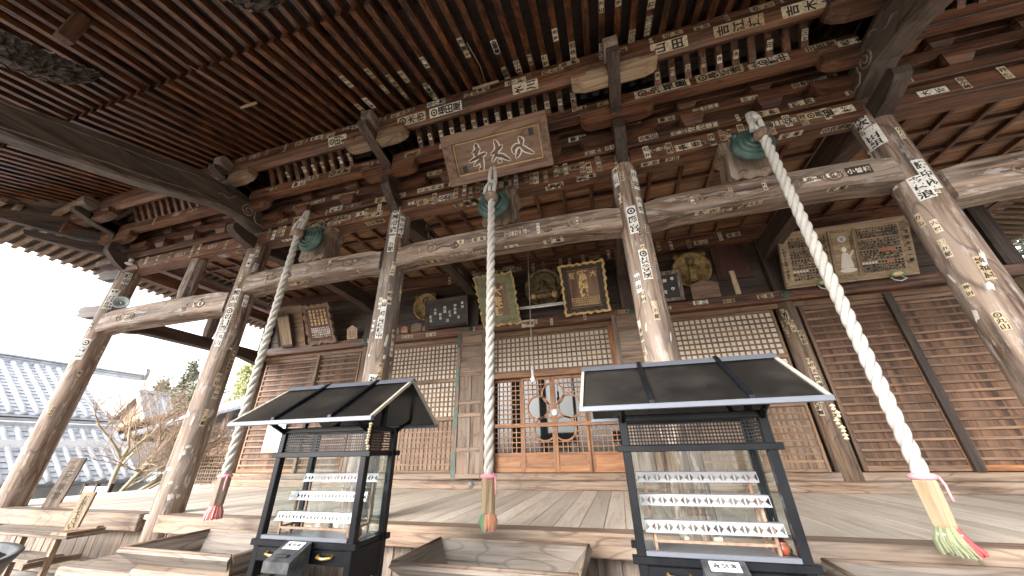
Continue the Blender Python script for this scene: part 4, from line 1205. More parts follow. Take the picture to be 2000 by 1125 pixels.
# small pentagonal tablets
def tablet(x, z, w, h, mat, label, lean=14, textmat=None):
    d = E('wooden_tablet', (x, 8.345, z), (math.radians(lean), 0, 0)); tag(d, label, 'tablet')
    O('board', MB().prism([(-w / 2, 0), (w / 2, 0), (w / 2, h * .72), (0, h), (-w / 2, h * .72)], 'y', -.022, 0), mat, d)
    O('ridge_strip', MB().prism([(-w / 2 - .02, h * .70), (0, h * .98), (w / 2 + .02, h * .70), (w / 2 + .02, h * .74), (0, h * 1.04), (-w / 2 - .02, h * .74)], 'y', -.035, .004), mat, d)
    if textmat: text_part('lettering', [('奉納' + rs.choice(NAMES)[:2], -w * .3 + w * .15 * k, h * .36, w * .1, w * .13, True) for k in range(5)], textmat, d, -.0235)
tablet(-7.42, 4.745, .36, .40, wood('pale', 'z'), 'pale house-shaped wooden tablet with fine writing left of a column', textmat=M['ink'])
tablet(2.42, 4.745, .60, .46, wood('sign', 'x'), 'wide red-brown house-shaped tablet with tiny white dots', 4)
for k, (x, w, h) in enumerate(((-5.92, .22, .2), (-5.62, .22, .2), (-5.24, .34, .26), (-4.93, .22, .16))):
    tablet(x, 4.745, w, h, wood('orange' if k == 1 else 'edge', 'x'), ('plain reddish tablet, first of four in a row by the column', 'orange tablet, second of four in a row by the column', 'largest of the four small tablets, peaked, below the disc', 'small tablet touching the black plaque, last of four')[k], 6)
# gilt round discs with standing or seated figures
def disc(x, z, r, mat, label, seated=False, lean=12):
    d = E('votive_disc', (x, 8.36, z), (math.radians(lean), 0, 0)); tag(d, label, 'disc')
    O('plate', MB().lathe([(.0, -.03), (r * .86, -.03), (r * .88, -.05), (r * .98, -.05), (r, -.02), (r, .01)], 40, 'y'), mat, d)
    for s in (-1, 1): O('ear', MB().lathe([(.0, -.05), (r * .16, -.04), (r * .2, .0)], 10, 'y', cen=(s * r * .66, 0, r * .78)), mat, d)
    if seated:
        O('figure', MB().lathe([(.0, .46), (.05, .44), (.07, .36), (.05, .28), (.08, .24), (.16, .14), (.15, .02), (.26, -.06), (.27, -.14), (.0, -.16)], 16, 'z', cen=(0, -.02, -.02)), mat, d).scale = (r / .5, .32, r / .5)
        O('halo', MB().lathe([(.0, -.045), (.30 * r / .5, -.04), (.33 * r / .5, -.05), (.34 * r / .5, -.02)], 28, 'y', cen=(0, 0, .06)), mat, d)
        O('lotus_seat', MB().lathe([(.32, -.14), (.36, -.2), (.24, -.28), (.0, -.28)], 14, 'z', cen=(0, -.02, -.02)), mat, d).scale = (r / .5, .35, r / .5)
        for s in (-1, 1):
            O('cloud', MB().lathe([(.0, .1), (.07, .06), (.1, -.02), (.06, -.1), (.0, -.12)], 10, 'z', cen=(s * .55 * r, -.05, -.42 * r)), M['gold'], d)
    else:
        k = r / .45
        O('figure', MB().lathe([(.0, .27), (.035, .26), (.05, .21), (.035, .165), (.03, .15), (.075, .13), (.085, .06), (.07, -.02), (.085, -.12), (.095, -.24), (.0, -.25)], 16, 'z', cen=(0, -.05, 0)), mat, d).scale = (k, .5, k)
        O('halo', MB().tube([(.085 * k * math.cos(a * math.pi / 12), -.045, .21 * k + .085 * k * math.sin(a * math.pi / 12)) for a in range(25)], .012 * k, 6), M['verdigris'], d)
        O('arm', MB().tube([(-.07 * k, -.06, .1 * k), (.0, -.1, .03 * k), (.10 * k, -.1, .07 * k)], .017 * k, 7), mat, d)
        O('lotus_seat', MB().lathe([(.06, -.24), (.15, -.27), (.10, -.33), (.0, -.33)], 12, 'z', cen=(0, -.05, 0)), M['giltdark'], d).scale = (k, .5, k)
disc(-5.0, 5.50, .42, M['gilt'], 'round gilt disc with standing figure behind the black plaque')
disc(-1.44, 5.62, .54, M['giltdark'], 'dark gilt disc with seated figure between green and brown plaques', True)
disc(2.26, 5.55, .45, M['gilt'], 'round gilt disc with standing figure right of the pale column')
# the big painted donor board on the right
p = plaque('donor_board', 'wide pale donor board with rows of names and a painted seated figure', 'board', 5.17, 8.33, 4.74, 2.34, 1.24, 21, wood('pale', 'x'), wood('pale', 'x'), .13)
def names_block(x0, x1, rows, cols, par):
    ink, redd, wht = [], [], []
    rr = random.Random(int(x0 * 10) + 50)
    for r in range(rows):
        zc = .98 - r * .243
        for c in range(cols):
            x = x0 + (x1 - x0) * (c + .5) / cols
            t = rr.choice(NAMES)[:2] + rr.choice(NAMES)[:1]
            ink.append((t, x, zc - .02, .062, .058, True))
            (redd if (r, c) in ((0, 2), (1, 5), (1, 7), (2, 6), (2, 7), (2, 8), (2, 9), (2, 10), (3, 8), (3, 9)) else (wht if (r == 3 and c < 5) else ink)).append(('●' if r > 1 else rr.choice('小大山中田'), x, zc + .095, .046, .05, True))
    text_part('donor_names', ink, M['ink'], par, -.0425, .04)
    if redd: text_part('red_headings', redd, M['vermilion'], par, -.0425)
    if wht: text_part('white_headings', wht, M['white'], par, -.0425)
names_block(-.98, -.27, 4, 12, p); names_block(.28, 1.0, 4, 13, p)
for k in range(1, 4):
    for a, b in ((-1.0, -.26), (.28, 1.02)): O('divider', MB().box(a, b, -.052, -.041, 1.105 - .243 * k - .006, 1.105 - .243 * k + .012), wood('pale', 'x'), p)
text_part('lettering', [('郡西大工一同', 1.10, .60, .075, .12, True)], M['ink'], p, -.079, .05)
text_part('lettering', [('昭和五十五年八月吉日', -1.10, .55, .058, .07, True)], M['ink'], p, -.079, .04)
O('inner_frame', frame_ring(.50, 1.04, .06, -.085, -.04), wood('pale', 'z'), p).location = (.01, 0, .10)
def flat(name, pts, mat, y): return O(name, MB().prism(pts, 'y', y, y + .002), mat, p)
def ell(cx, cz, a, b, n=20): return [(cx + a * math.cos(2 * math.pi * k / n), cz + b * math.sin(2 * math.pi * k / n)) for k in range(n)]
flat('seal_disc', ell(.01, .93, .075, .07), M['white'], -.046)
flat('lotus', ell(.03, .25, .15, .05), M['shoji'], -.045); flat('robe', [(-.10, .30), (.14, .30), (.13, .42), (.09, .56), (.06, .63), (-.03, .63), (-.06, .52)], M['shoji'], -.0465)
flat('head', ell(.015, .70, .045, .055), M['whiteink'], -.048); flat('halo', ell(.015, .71, .075, .08), M['paper'], -.0445); flat('scarf', [(.05, .52), (.17, .68), (.19, .66), (.08, .46)], M['shoji'], -.048)
text_part('lettering', [('卍', .01, .93, .07, .1, True), ('奉納大勢至菩薩', .16, .83, .035, .042, True)], M['ink'], p, -.0482)
for k, x in enumerate((4.68, 5.95)):
    d = E('board_clasp', (x, 8.28, 4.71)); tag(d, ('left', 'right')[k] + ' green and white metal clasp under the donor board', 'clasp', 'clasps under the donor board')
    O('leaf', MB().prism([(-.14, .02), (-.05, .09), (.08, .09), (.15, .03), (.05, -.02), (-.06, -.03)], 'y', -.10, -.085), M['greencloth'], d)
    O('heart', MB().prism([(-.10, .03), (-.03, .07), (.06, .07), (.10, .03), (.03, .0), (-.04, .0)], 'y', -.108, -.101), M['goldtext'], d)
    O('wire', MB().tube([(-.12, -.07, -.02), (-.1, -.09, -.09), (0, -.1, -.13), (.11, -.09, -.08), (.06, -.07, -.02)], .012, 6), M['white'], d)
o = box('hanging_board', 2.82, 3.56, 8.49, 8.535, 5.22, 6.14, wood('maroon', 'z')); tag(o, 'plain red-brown board hanging on the dark wall right of the disc', 'board')
o = box('wooden_batten', 3.02, 3.13, 8.30, 8.33, 4.745, 5.35, wood('pale', 'z')); tag(o, 'short pale upright batten with faint writing on the ledge', 'batten')
d = E('tube_lamp', (-1.5, 8.33, 5.02)); tag(d, 'unlit white fluorescent tube fitting below the dark disc', 'lamp')
O('housing', MB().box(-.72, .72, -.05, .0, .02, .07, 0, .006), M['white'], d); O('tube', MB().lathe([(.016, -.68), (.016, .68)], 10, 'x', cen=(0, -.04, .0)), M['bulbglass'], d)
d = E('hanging_bulb', (-1.55, 7.0, 2.9)); tag(d, 'bare light bulb on a long thin cord before the doors', 'bulb')
O('cord', MB().tube([(0, 0, .22), (.004, 0, 1.5), (.01, 0, 3.57)], .008, 6), M['ropegrey'], d)
O('socket', MB().lathe([(.012, .24), (.028, .22), (.028, .12), (.02, .1)], 12, 'z'), M['white'], d)
O('bulb', MB().lathe([(.016, .11), (.03, .07), (.048, .02), (.045, -.02), (.025, -.045), (.0, -.05)], 16, 'z'), M['bulbglass'], d)
d = E('paper_notice', (-9.66, 8.50, 1.66)); tag(d, 'white paper notice with vertical handwriting on the left slatted door', 'notice')
O('sheet', MB().box(-.34, .34, -.004, 0, 0, .78), M['white'], d)
text_part('lettering', [('お願い致します', .18, .42, .075, .09, True), ('ここに上らない', .02, .40, .075, .09, True), ('堂内撮影禁止', -.13, .45, .07, .09, True)], M['ink'], d, -.006)
O('orange_box', MB().box(-.22, .10, -.007, -.0045, .05, .12), M['orangecloth'], d)

# ------------------------------------------------------------------ gongs and bell ropes
GX = [(-5.12, 5.28), (-1.465, 5.22), (2.30, 5.34)]
gl = ('green bronze gong at the left rope', 'green bronze gong below the name board', 'green bronze gong at the right rope')
for (x, z), lab in zip(GX, gl):
    d = E('bronze_gong', (x, 4.20, z)); tag(d, lab, 'gong', 'bronze gongs above the veranda'); d.scale = (.92, .92, .92)
    pr = [(.0, -.13), (.05, -.128), (.056, -.112), (.095, -.108), (.10, -.122), (.112, -.122), (.117, -.104), (.16, -.096), (.165, -.110), (.178, -.108), (.184, -.088), (.222, -.070), (.228, -.080), (.240, -.072), (.262, -.03), (.29, -.02), (.29, -.008), (.235, -.003)]
    O('body', MB().lathe(pr + [(r, -y) for r, y in pr[::-1]], 44, 'y'), M['verdigris'], d)
    for s in (-1, 1):
        O('ear', MB().lathe([(.0, -.07), (.045, -.05), (.05, .05), (.0, .07)], 12, 'y', cen=(s * .19, 0, .20)), M['verdigris'], d)
        O('hook', MB().tube([(s * .19, 0, .23), (s * .21, .0, .34), (s * .22, .12, .52), (s * .22, .19, .62)], .009, 6), M['ink'], d)
def rope(idx, x, ytop, ball_z, top_z, lab, rmat, tassel):
    d = E('bell_rope', (x, 4.0, 0)); tag(d, lab, 'rope', 'thick bell ropes')
    z0, z1 = 1.33, ball_z - .05
    pitch, n = .40, int((z1 - z0) / .40 * 18)
    for s in range(3):
        path = []
        for i in range(n + 1):
            z = z0 + (z1 - z0) * i / n
            a = 2 * math.pi * (s / 3 + (z - z0) / pitch)
            k = 1.0 + .04 * math.sin(z * 2.1 + idx)
            path.append((.029 * math.cos(a) * k, .029 * math.sin(a) * k, z))
        O('strand', MB().tube(path, .0315, 8), rmat, d)
    O('wooden_ball', MB().lathe([(.04, -.085), (.085, -.06), (.105, 0), (.085, .06), (.04, .085)], 20, 'z', cen=(0, 0, ball_z)), wood('edge', 'z'), d)
    # doubled end with a loop above the ball
    for s in (-1, 1):
        pt = []
        for i in range(17):
            t = i / 16
            z = ball_z + .06 + (top_z - ball_z - .06) * t
            pt.append((s * (.026 + .022 * math.sin(t * math.pi)) * (1 if t < .95 else .3), .06 * t, z))
        O('loop', MB().tube(pt, [.036] * 15 + [.034, .03], 8), rmat, d)
    O('binding', MB().lathe([(.055, -.04), (.072, -.02), (.072, .02), (.055, .04)], 14, 'z', cen=(0, .02, ball_z + .30)), rmat, d)
    O('loose_end', MB().tube([(-.03, -.02, ball_z + .3), (-.09, -.03, ball_z + .2), (-.11, -.03, ball_z + .07)], [.022, .026, .03], 8), rmat, d)
    O('hook', MB().tube([(.0, .06, top_z - .02), (.0, .1, top_z + .05), (.0, .3, top_z + .1)], .01, 6), M['ink'], d)
    # grip
    gr = O('grip_block', MB().lathe([(.066, 1.0), (.074, 1.02), (.082, 1.31), (.07, 1.335)], 6 if idx != 1 else 8, 'z', smooth=False), wood('pale' if idx else 'edge', 'z'), d)
    O('knot_cord', MB().lathe([(.06, 1.325), (.088, 1.335), (.088, 1.36), (.055, 1.375)], 14, 'z'), M['mauve'], gr)
    O('cord_end', MB().tube([(.085, -.03, 1.35), (.095, -.045, 1.29), (.095, -.045, 1.23), (.1, -.04, 1.18)], [.008, .009, .008, .012], 6), M['mauve'], gr)
    # tassel of many threads
    mb = MB(); rr = random.Random(idx + 3)
    zt, zb_, spread = ((1.0, .86, .105), (1.0, .87, .075), (1.0, .835, .135))[idx]
    for k in range(240):
        a = rr.uniform(0, 2 * math.pi); q = math.sqrt(rr.random())
        ca, sa = math.cos(a), math.sin(a)
        zz = zb_ + rr.uniform(-.012, .03)
        m = 0
        if idx == 2: m = 0 if ca < .35 else 1
        elif idx == 1: m = 0 if ca > -.1 else 1
        else: m = 0 if rr.random() < .5 else 1
        mb.tube([(ca * q * .055, sa * q * .055, zt + .01), (ca * q * .095, sa * q * .095, (zt + zb_) / 2 + .0), (ca * q * (spread * (.8 if ca < 0 else 1.0)) + (.02 if idx == 2 else 0), sa * q * spread, zz)], [.011, .0125, .009], 4, m, cap=False)
    o = O('tassel', mb, tassel, d); o['kind'] = 'stuff'
    O('tassel_binding', MB().lathe([(.06, -.016), (.078, -.01), (.078, .01), (.06, .016)], 16, 'z', cen=(0, 0, zt - .045)), M['shoji'] if idx == 2 else tassel[0], o)
rope(0, -5.22, 4.0, 5.30, 5.86, 'grey-white bell rope at left with short red tassel', M['ropegrey'], [M['red'], M['pinkthread']])
rope(1, -1.425, 4.0, 5.20, 5.90, 'white bell rope in the middle with orange and green tassel', M['rope'], [M['orangecloth'], M['greencloth']])
rope(2, 2.345, 4.0, 5.30, 5.78, 'bright white bell rope at right with green and red tassel', M['rope'], [M['green'], M['red']])

# ------------------------------------------------------------------ candle cabinets
def perforated(w, h, pitch=.0195, depth=.002):
    mb = MB()
    nx, nz = int(w / pitch), int(h / pitch)
    px, pz = w / nx, h / nz
    vs, fs = [], []
    for i in range(nx):
        for j in range(nz):
            cx = -w / 2 + px * (i + .5); cz = pz * (j + .5)
            b = len(vs)
            for k in range(8):
                a = math.pi / 4 * k
                c, s = math.cos(a), math.sin(a); q = max(abs(c), abs(s))
                vs.append((cx + px / 2 * c / q, 0, cz + pz / 2 * s / q))
            for k in range(8):
                a = math.pi / 4 * k
                vs.append((cx + px * .37 * math.cos(a), 0, cz + pz * .37 * math.sin(a)))
            fs += [(b + k, b + (k + 1) % 8, b + 8 + (k + 1) % 8, b + 8 + k) for k in range(8)]
    return mb.add(vs, fs)
def cabinet(x0, x1, yf, lab, lite_label):
    cx = (x0 + x1) / 2; w = (x1 - x0) / 2; D = .40
    d = E('candle_cabinet', (cx, yf, 0)); tag(d, lab, 'cabinet', 'candle cabinets before the hall')
    K, A = M['blackmetal'], M['alu']
    t = .052
    for sx in (-1, 1):
        for y in (0, D - t):
            xa = -w if sx < 0 else w - t
            O('post', MB().box(xa, xa + t, y, y + t, 0, 1.80, 0, .004), K, d)
    def rails(z0, z1, over=.035, name='rail', front=True):
        O(name, MB().box(-w - over, w + over, -.008, t - .012, z0, z1, 0, .004), K, d)
        O(name, MB().box(-w - over, w + over, D - t + .012, D + .008, z0, z1, 0, .004), K, d)
        for sx in (-1, 1):
            xa = -w + .006 if sx < 0 else w - t - .006 + .0
            O(name, MB().box(xa, xa + t, t - .01, D - t + .01, z0 + .002, z1 - .002, 0, .004), K, d)
    rails(1.575, 1.615); rails(1.76, 1.80, 0.0); rails(.985, 1.025, .03); rails(.12, .16, .0)
    # perforated panels below the roof
    O('perforated_panel', perforated(2 * w - 2 * t, .145), M['blackmetal'], d, (0, .016, 1.615))
    for sx in (-1, 1):
        O('perforated_panel', perforated(D - 2 * t, .145), M['blackmetal'], d, (sx * (w - .02), D / 2, 1.615), (0, 0, math.pi / 2))
    # drawer box with two drawers, brass pulls, and the coin box
    O('drawer_box', MB().box(-w + .01, w - .01, .016, D - .02, .885, .985, 0, .004), K, d)
    for sx in (-1, 1):
        df = O('drawer_front', MB().box(sx * w * .52 - w * .42, sx * w * .52 + w * .42, .002, .018, .892, .978, 0, .004), K, d)
        pull = O('drawer_pull', MB().tube([(sx * w * .52 - .06, .0, .945), (sx * w * .52 - .055, -.025, .943), (sx * w * .52, -.032, .936), (sx * w * .52 + .055, -.025, .943), (sx * w * .52 + .06, .0, .945)], [.012, .008, .010, .008, .012], 8), M['brass'], df)
    for sx in (-1, 1):
        O('side_panel', MB().box(sx * (w - .012) - .005, sx * (w - .012) + .005, t, D - t, .78, .985), K, d)
    cb = [(-.02, 1.03), (-.19, .945), (-.19, .885), (-.02, .80)]
    cbx = O('coin_box', MB().prism(cb, 'x', -.11, .11), M['darksteel'], d)
    O('coin_slot', MB().box(-.05, .05, -.165, -.12, .9695, .9775), M['ink'], cbx)
    lb = O('coin_box_label', MB().add([(-.075, -.035, 1.0245), (.075, -.035, 1.0245), (.075, -.095, .9945), (-.075, -.095, .9945)], [(0, 1, 2, 3)]), M['white'], cbx); lb.location.z = .0025
    tx = MB(); put_text(tx, '志納金', 0, 0, .035, .042, False, 0, 0, bold=.02)
    tx.v = [(x, -.065 + y * .894, 1.0125 + y * .447) for x, y, z in tx.v]
    O('label_text', tx, M['ink'], cbx).location.z = .004
    for sx in (-1, 1):
        O('coin_box_leg', MB().box(sx * .075 - .014, sx * .075 + .014, -.15, -.12, 0.0, .90), K, d)
    # sill channel and tray
    O('sill_channel', MB().box(-w + t, w - t, -.006, .03, 1.026, 1.052, 0, .003), A, d)
    O('tray', MB().box(-w + t, w - t, .03, D - .03, 1.02, 1.03), M['steel'], d)
    # glass
    for sx in (-1, 1):
        O('glass_pane', MB().box(sx * (w - .03) - .002, sx * (w - .03) + .002, t, D - t, 1.027, 1.574), M['glass'], d)
    O('glass_pane', MB().box(-w + t, w - t, D - .032, D - .028, 1.027, 1.574), M['glass'], d)
    # roof
    ov, zr, ze, ye0, yr, ye1 = .215, 2.17, 1.83, -.30, .20, .70
    W = w + ov
    def slope(y):
        return ze + (zr - ze) * ((y - ye0) / (yr - ye0) if y <= yr else (ye1 - y) / (ye1 - yr))
    for (a, b) in ((ye0, yr), (yr, ye1)):
        rs_ = O('roof_sheet', MB().prism([(a, slope(a)), (b, slope(b)), (b, slope(b) - .012), (a, slope(a) - .012)], 'x', -W, W), M['roofsheet'], d)
        for xx in (-W * .36, W * .45):
            O('roof_rib', MB().prism([(a, slope(a) + .001), (b, slope(b) + .001), (b, slope(b) + .03), (a, slope(a) + .03)], 'x', xx - .015, xx + .015), K, rs_)
        for sx in (-1, 1):
            O('gable_trim', MB().prism([(a, slope(a) - .014), (b, slope(b) - .014), (b, slope(b) + .012), (a, slope(a) + .012)], 'x', sx * W - .010, sx * W + .010), M['trimcream'], rs_)
    O('eave_trim', MB().box(-W - .014, W + .014, ye0 - .012, ye0 + .022, ze - .022, ze + .010, 0, .003), A, d)
    O('eave_trim', MB().box(-W - .014, W + .014, ye1 - .022, ye1 + .012, ze - .022, ze + .010, 0, .003), A, d)
    O('ridge_cap', MB().prism([(yr - .055, zr - .024), (yr, zr + .02), (yr + .055, zr - .024), (yr, zr - .002)], 'x', -W - .015, W + .015), A, d)
    for sx in (-1, 1):
        xx = sx * (w - .03)
        O('roof_strut', MB().tube([(xx, .02, 1.76), (xx, -.22, 1.865)], .018, 6), K, d)
        O('roof_strut', MB().tube([(xx, D - .02, 1.76), (xx, D + .22, 1.865)], .018, 6), K, d)
        O('king_post', MB().box(xx - .018, xx + .018, yr - .018, yr + .018, 1.80, 2.14), K, d)
    O('ridge_bar', MB().box(-W + .03, W - .03, yr - .015, yr + .015, 2.115, 2.15), K, d)
    # candle rack standing in the cabinet
    r = E('candle_rack', (cx, yf, 1.03)); tag(r, lite_label, 'rack', 'three-tier candle racks')
    Lr = w - .068
    for k, (y, z) in enumerate(((.07, .165), (.18, .292), (.29, .415))):
        vs = MB()
        O('shelf_strip', vs.box(-Lr, Lr, y, y + .05, z - .004, z), M['steel'], r)
        # front face pierced with triangles
        nx = 11; pw_ = 2 * Lr / nx; h0, h1 = z - .062, z - .004
        mb = MB()
        for i in range(nx):
            a, b = -Lr + pw_ * i, -Lr + pw_ * (i + 1); m_ = (a + b) / 2; zm = (h0 + h1) / 2
            e = .008
            Y = lambda zz: y - .018 * (h1 - zz) / (h1 - h0)
            def q(*pts):
                mb.add([(px, Y(pz), pz) for px, pz in pts], [tuple(range(len(pts)))])
            q((a, h0), (b, h0), (b, h0 + e), (a, h0 + e)); q((a, h1 - e), (b, h1 - e), (b, h1), (a, h1))
            q((a, h0 + e), (a + e * .7, h0 + e), (a + e * .7, h1 - e), (a, h1 - e)); q((b - e * .7, h0 + e), (b, h0 + e), (b, h1 - e), (b - e * .7, h1 - e))
            q((a + e * .7, h0 + e), (a + e * 2.2, h0 + e), (b - e * .7, h1 - e), (b - e * 2.2, h1 - e))
            q((a + e * .7, h1 - e), (a + e * 2.2, h1 - e), (b - e * .7, h0 + e), (b - e * 2.2, h0 + e))
            # filled upper and lower triangles leave the side triangles open
            q((a + e * 2.2, h1 - e), (b - e * 2.2, h1 - e), (m_ + .004, zm + .006), (m_ - .004, zm + .006))
            q((a + e * 2.2, h0 + e), (b - e * 2.2, h0 + e), (m_ + .004, zm - .006), (m_ - .004, zm - .006))
        o = O('pierced_strip', mb, M['steel'], r)
        sp = MB().tube([(0, 0, 0), (0, 0, .026)], [.0014, .0009], 5).mesh('spike'); sp.materials.append(M['steel'])
        for i in range(11): link('spike', sp, r, (-Lr + pw_ * (i + .5), y + .025, z))
        for sx in (-.86, .86):
            O('leg', MB().box(sx * Lr - .008, sx * Lr + .008, y + .01, y + .026, 0, z - .004), M['rust'], r)
    O('cross_bar', MB().box(-Lr * .86, Lr * .86, .078, .092, .05, .064), M['rust'], r)
    for sx in (-.86, .86): O('side_bar', MB().box(sx * Lr - .007, sx * Lr + .007, .09, .31, .055, .068), M['rust'], r)
    j = E('glazed_jar', (cx + w - .085, yf + .14, 1.03)); tag(j, 'small red-brown jar in the ' + ('left' if x0 < -1 else 'right') + ' candle cabinet', 'jar', 'small jars in the cabinets')
    O('body', MB().lathe([(.022, 0), (.034, .02), (.036, .04), (.027, .058), (.03, .068), (.026, .07), (.0, .055)], 18, 'z'), M['pot'], j)
    # string of folded paper at the roof corner
    s = E('paper_string', (cx + (W if x0 < -1 else W - .0), yf + ye0 + .01, ze - .03)); tag(s, 'string of pale folded paper cranes hanging at the ' + ('left' if x0 < -1 else 'right') + ' cabinet roof', 'paper cranes', 'paper strings')
    for k in range(5):
        O('folded_paper', MB().lathe([(.0, .018), (.016, .004), (.006, -.004), (.012, -.014), (.0, -.022)], 5, 'z', cen=(.006 * math.sin(k * 2.1), .006 * math.cos(k * 3), -.02 - .036 * k), smooth=False), M['straw'], s)
cabinet(-2.77, -1.89, 2.5, 'black steel candle cabinet with glossy gabled roof, left of the middle rope', 'left silver three-tier candle rack in its cabinet')
cabinet(.01, .90, 2.6, 'larger-looking black steel candle cabinet right of the middle, roof with silver trim', 'right silver three-tier candle rack in its cabinet')

# ------------------------------------------------------------------ offertory boxes
def offertory(x0, x1, y0, y1, lab, comb, straps):
    cx, cy = (x0 + x1) / 2, (y0 + y1) / 2; w, h = (x1 - x0) / 2, (y1 - y0) / 2
    d = E('offertory_box', (cx, cy, 0)); tag(d, lab, 'offertory box', 'wooden offertory boxes')
    zt, zi = .745, .50
    iw, ih = w - .27, h - .27
    th = .035
    def board(p0, p1, q0, q1, m):
        """rim board: sloping inner face from outer rim (p) down to the mouth (q), with thickness"""
        n = 4
        top = [p0, p1, q1, q0]
        vs = [Vector(v) for v in top]
        nrm = (vs[1] - vs[0]).cross(vs[3] - vs[0]).normalized()
        if nrm.z < 0: nrm = -nrm
        und = [v - nrm * .05 for v in vs]
        return O('funnel_board', MB().add(vs + und, [(0, 1, 2, 3), (7, 6, 5, 4), (0, 4, 5, 1), (1, 5, 6, 2), (2, 6, 7, 3), (3, 7, 4, 0)]), m, d)
    c = [(-w, -h, zt), (w, -h, zt), (w, h, zt), (-w, h, zt)]; i_ = [(-iw, -ih, zi), (iw, -ih, zi), (iw, ih, zi), (-iw, ih, zi)]
    for k in range(4):
        board(c[k], c[(k + 1) % 4], i_[k], i_[(k + 1) % 4], wood('box', 'x' if k % 2 == 0 else 'y'))
    # outer rim that tapers downwards
    b = [(-w + .13, -h + .13), (w - .13, -h + .13), (w - .13, h - .13), (-w + .13, h - .13)]
    for k in range(4):
        j = (k + 1) % 4
        a0, a1 = c[k], c[j]
        vs = [(a0[0], a0[1], zt - .012), (a1[0], a1[1], zt - .012), (b[j][0], b[j][1], zt - .20), (b[k][0], b[k][1], zt - .20)]
        O('rim_board', MB().add(vs, [(0, 1, 2, 3)]), wood('edge', 'x' if k % 2 == 0 else 'y'), d)
        O('rim_edge', MB().tube([(a0[0], a0[1], zt - .004), (a1[0], a1[1], zt - .004)], .016, 6), wood('edge', 'x' if k % 2 == 0 else 'y'), d)
    O('body', MB().box(-w + .10, w - .10, -h + .10, h - .10, .06, zt - .2, 0, .012), wood('box', 'x'), d)
    O('foot', MB().box(-w + .04, w - .04, -h + .04, h - .04, 0, .09, 0, .012), wood('box', 'x'), d)
    for k in range(9):
        yy = -ih + 2 * ih * (k + .5) / 9
        O('grate_bar', MB().box(-iw, iw, yy - .012, yy + .012, zi - .03, zi + .0), wood('dark', 'x'), d)
    if comb:
        pts = [(-iw, 0)]
        n = 7
        for k in range(n):
            a = -iw + 2 * iw * k / n; s = 2 * iw / n
            pts += [(a + s * .2, .035), (a + s * .46, .035), (a + s * .5, .012), (a + s * .54, .035), (a + s * .8, .035), (a + s, .0 + .075)]
        pts += [(iw, 0)]
        o = O('iron_comb', MB().prism(pts, 'y', -.004, .004), M['ink'], d, (0, -h + .20, zt - .115))
    if straps:
        for sx in (-1, 1):
            for k in range(2):
                O('iron_strap', MB().box(sx * (w - .22) - .11 + .06 * k, sx * (w - .22) + .10 - .06 * k, -h + .094, -h + .1, .40 + k * .001 - .06, .47), M['rust'], d)
    return d
offertory(-5.20, -3.66, 3.10, 4.0, 'weathered wooden offertory box beside the left cabinet, funnel top empty', False, True)
offertory(-2.03, -.43, 3.24, 4.16, 'wooden offertory box in the middle with black iron comb inside', True, False)
offertory(1.47, 3.06, 3.16, 4.06, 'grey wooden offertory box at the lower right edge', False, False)

# ------------------------------------------------------------------ left corner: low shelf, markers, basin, loudspeaker
d = E('low_shelf', (-8.4, 3.9, 0)); tag(d, 'rough wooden two-level shelf beside the leftmost column', 'shelf')
O('top_board', MB().box(-1.3, 1.12, -.22, .24, .62, .65, 0, .004), wood('skirt', 'x'), d)
O('lower_board', MB().box(-1.0, .80, -.34, .0, .38, .41, 0, .004), wood('skirt', 'x'), d)
for x in (-.9, .02, .78):
    O('leg', MB().box(x - .03, x + .03, -.16, -.1, 0, .62), wood('tan', 'z'), d)
O('edge_batten', MB().box(.72, 1.06, -.2, .2, .652, .69), wood('tan', 'y'), d)
O('bracket', MB().box(.70, .76, -.34, .22, .30, .36), wood('tan', 'y'), d)
def marker(x, y, z, h, w, lean_x, lab, mat, txt):
    m = E('wooden_marker', (x, y, z), (math.radians(-6), math.radians(lean_x), math.radians(38))); tag(m, lab, 'marker')
    O('plank', MB().box(-w / 2, w / 2, -.025, .025, 0, h, 0, .004), mat, m)
    text_part('lettering', [(txt, 0, h * .5, w * .5, h / (len(txt) + 1.5), True)], M['ink'], m, -.027, 0)
    O('foot', MB().box(-w * .4, w * 1.9, -.02, .16, .0, .07), wood('tan', 'x'), m)
marker(-9.95, 4.62, .81, .80, .22, 3, 'weathered grey upright wooden marker standing on the veranda edge', wood('skirt', 'z'), '土足厳禁')
marker(-7.62, 3.85, .65, .50, .15, 2, 'fresh pale wooden marker with black writing on the low shelf', wood('pale', 'z'), 'お参り下さい')
d = E('incense_basin', (-2.82, .55, 0)); tag(d, 'round dark metal incense basin with pale ash at the lower left corner', 'basin')
O('bowl', MB().lathe([(.25, .52), (.46, .66), (.60, .92), (.65, 1.2), (.675, 1.25), (.645, 1.25), (.635, 1.2)], 56, 'z'), M['basin'], d)
O('ash', MB().lathe([(.637, 1.225), (.4, 1.24), (.0, 1.245)], 48, 'z'), M['ash'], d)
for k in range(3):
    a = k * 2.1
    O('foot', MB().tube([(.38 * math.cos(a), .38 * math.sin(a), .7), (.44 * math.cos(a), .44 * math.sin(a), .3), (.42 * math.cos(a), .42 * math.sin(a), .0)], [.08, .06, .05], 10), M['basin'], d)
d = E('loudspeaker', (-10.56, 4.47, 4.80), (0, 0, math.radians(52))); tag(d, 'grey horn loudspeaker on the leftmost column', 'loudspeaker'); d.scale = (.74, .74, .74)
O('horn', MB().lathe([(.03, .12), (.05, .06), (.09, -.02), (.16, -.07), (.19, -.085), (.195, -.075), (.165, -.055), (.095, -.005), (.055, .07)], 28, 'y'), M['plasticgrey'], d)
O('driver', MB().lathe([(.0, .24), (.05, .235), (.055, .12), (.03, .1)], 16, 'y'), M['plasticgrey'], d)
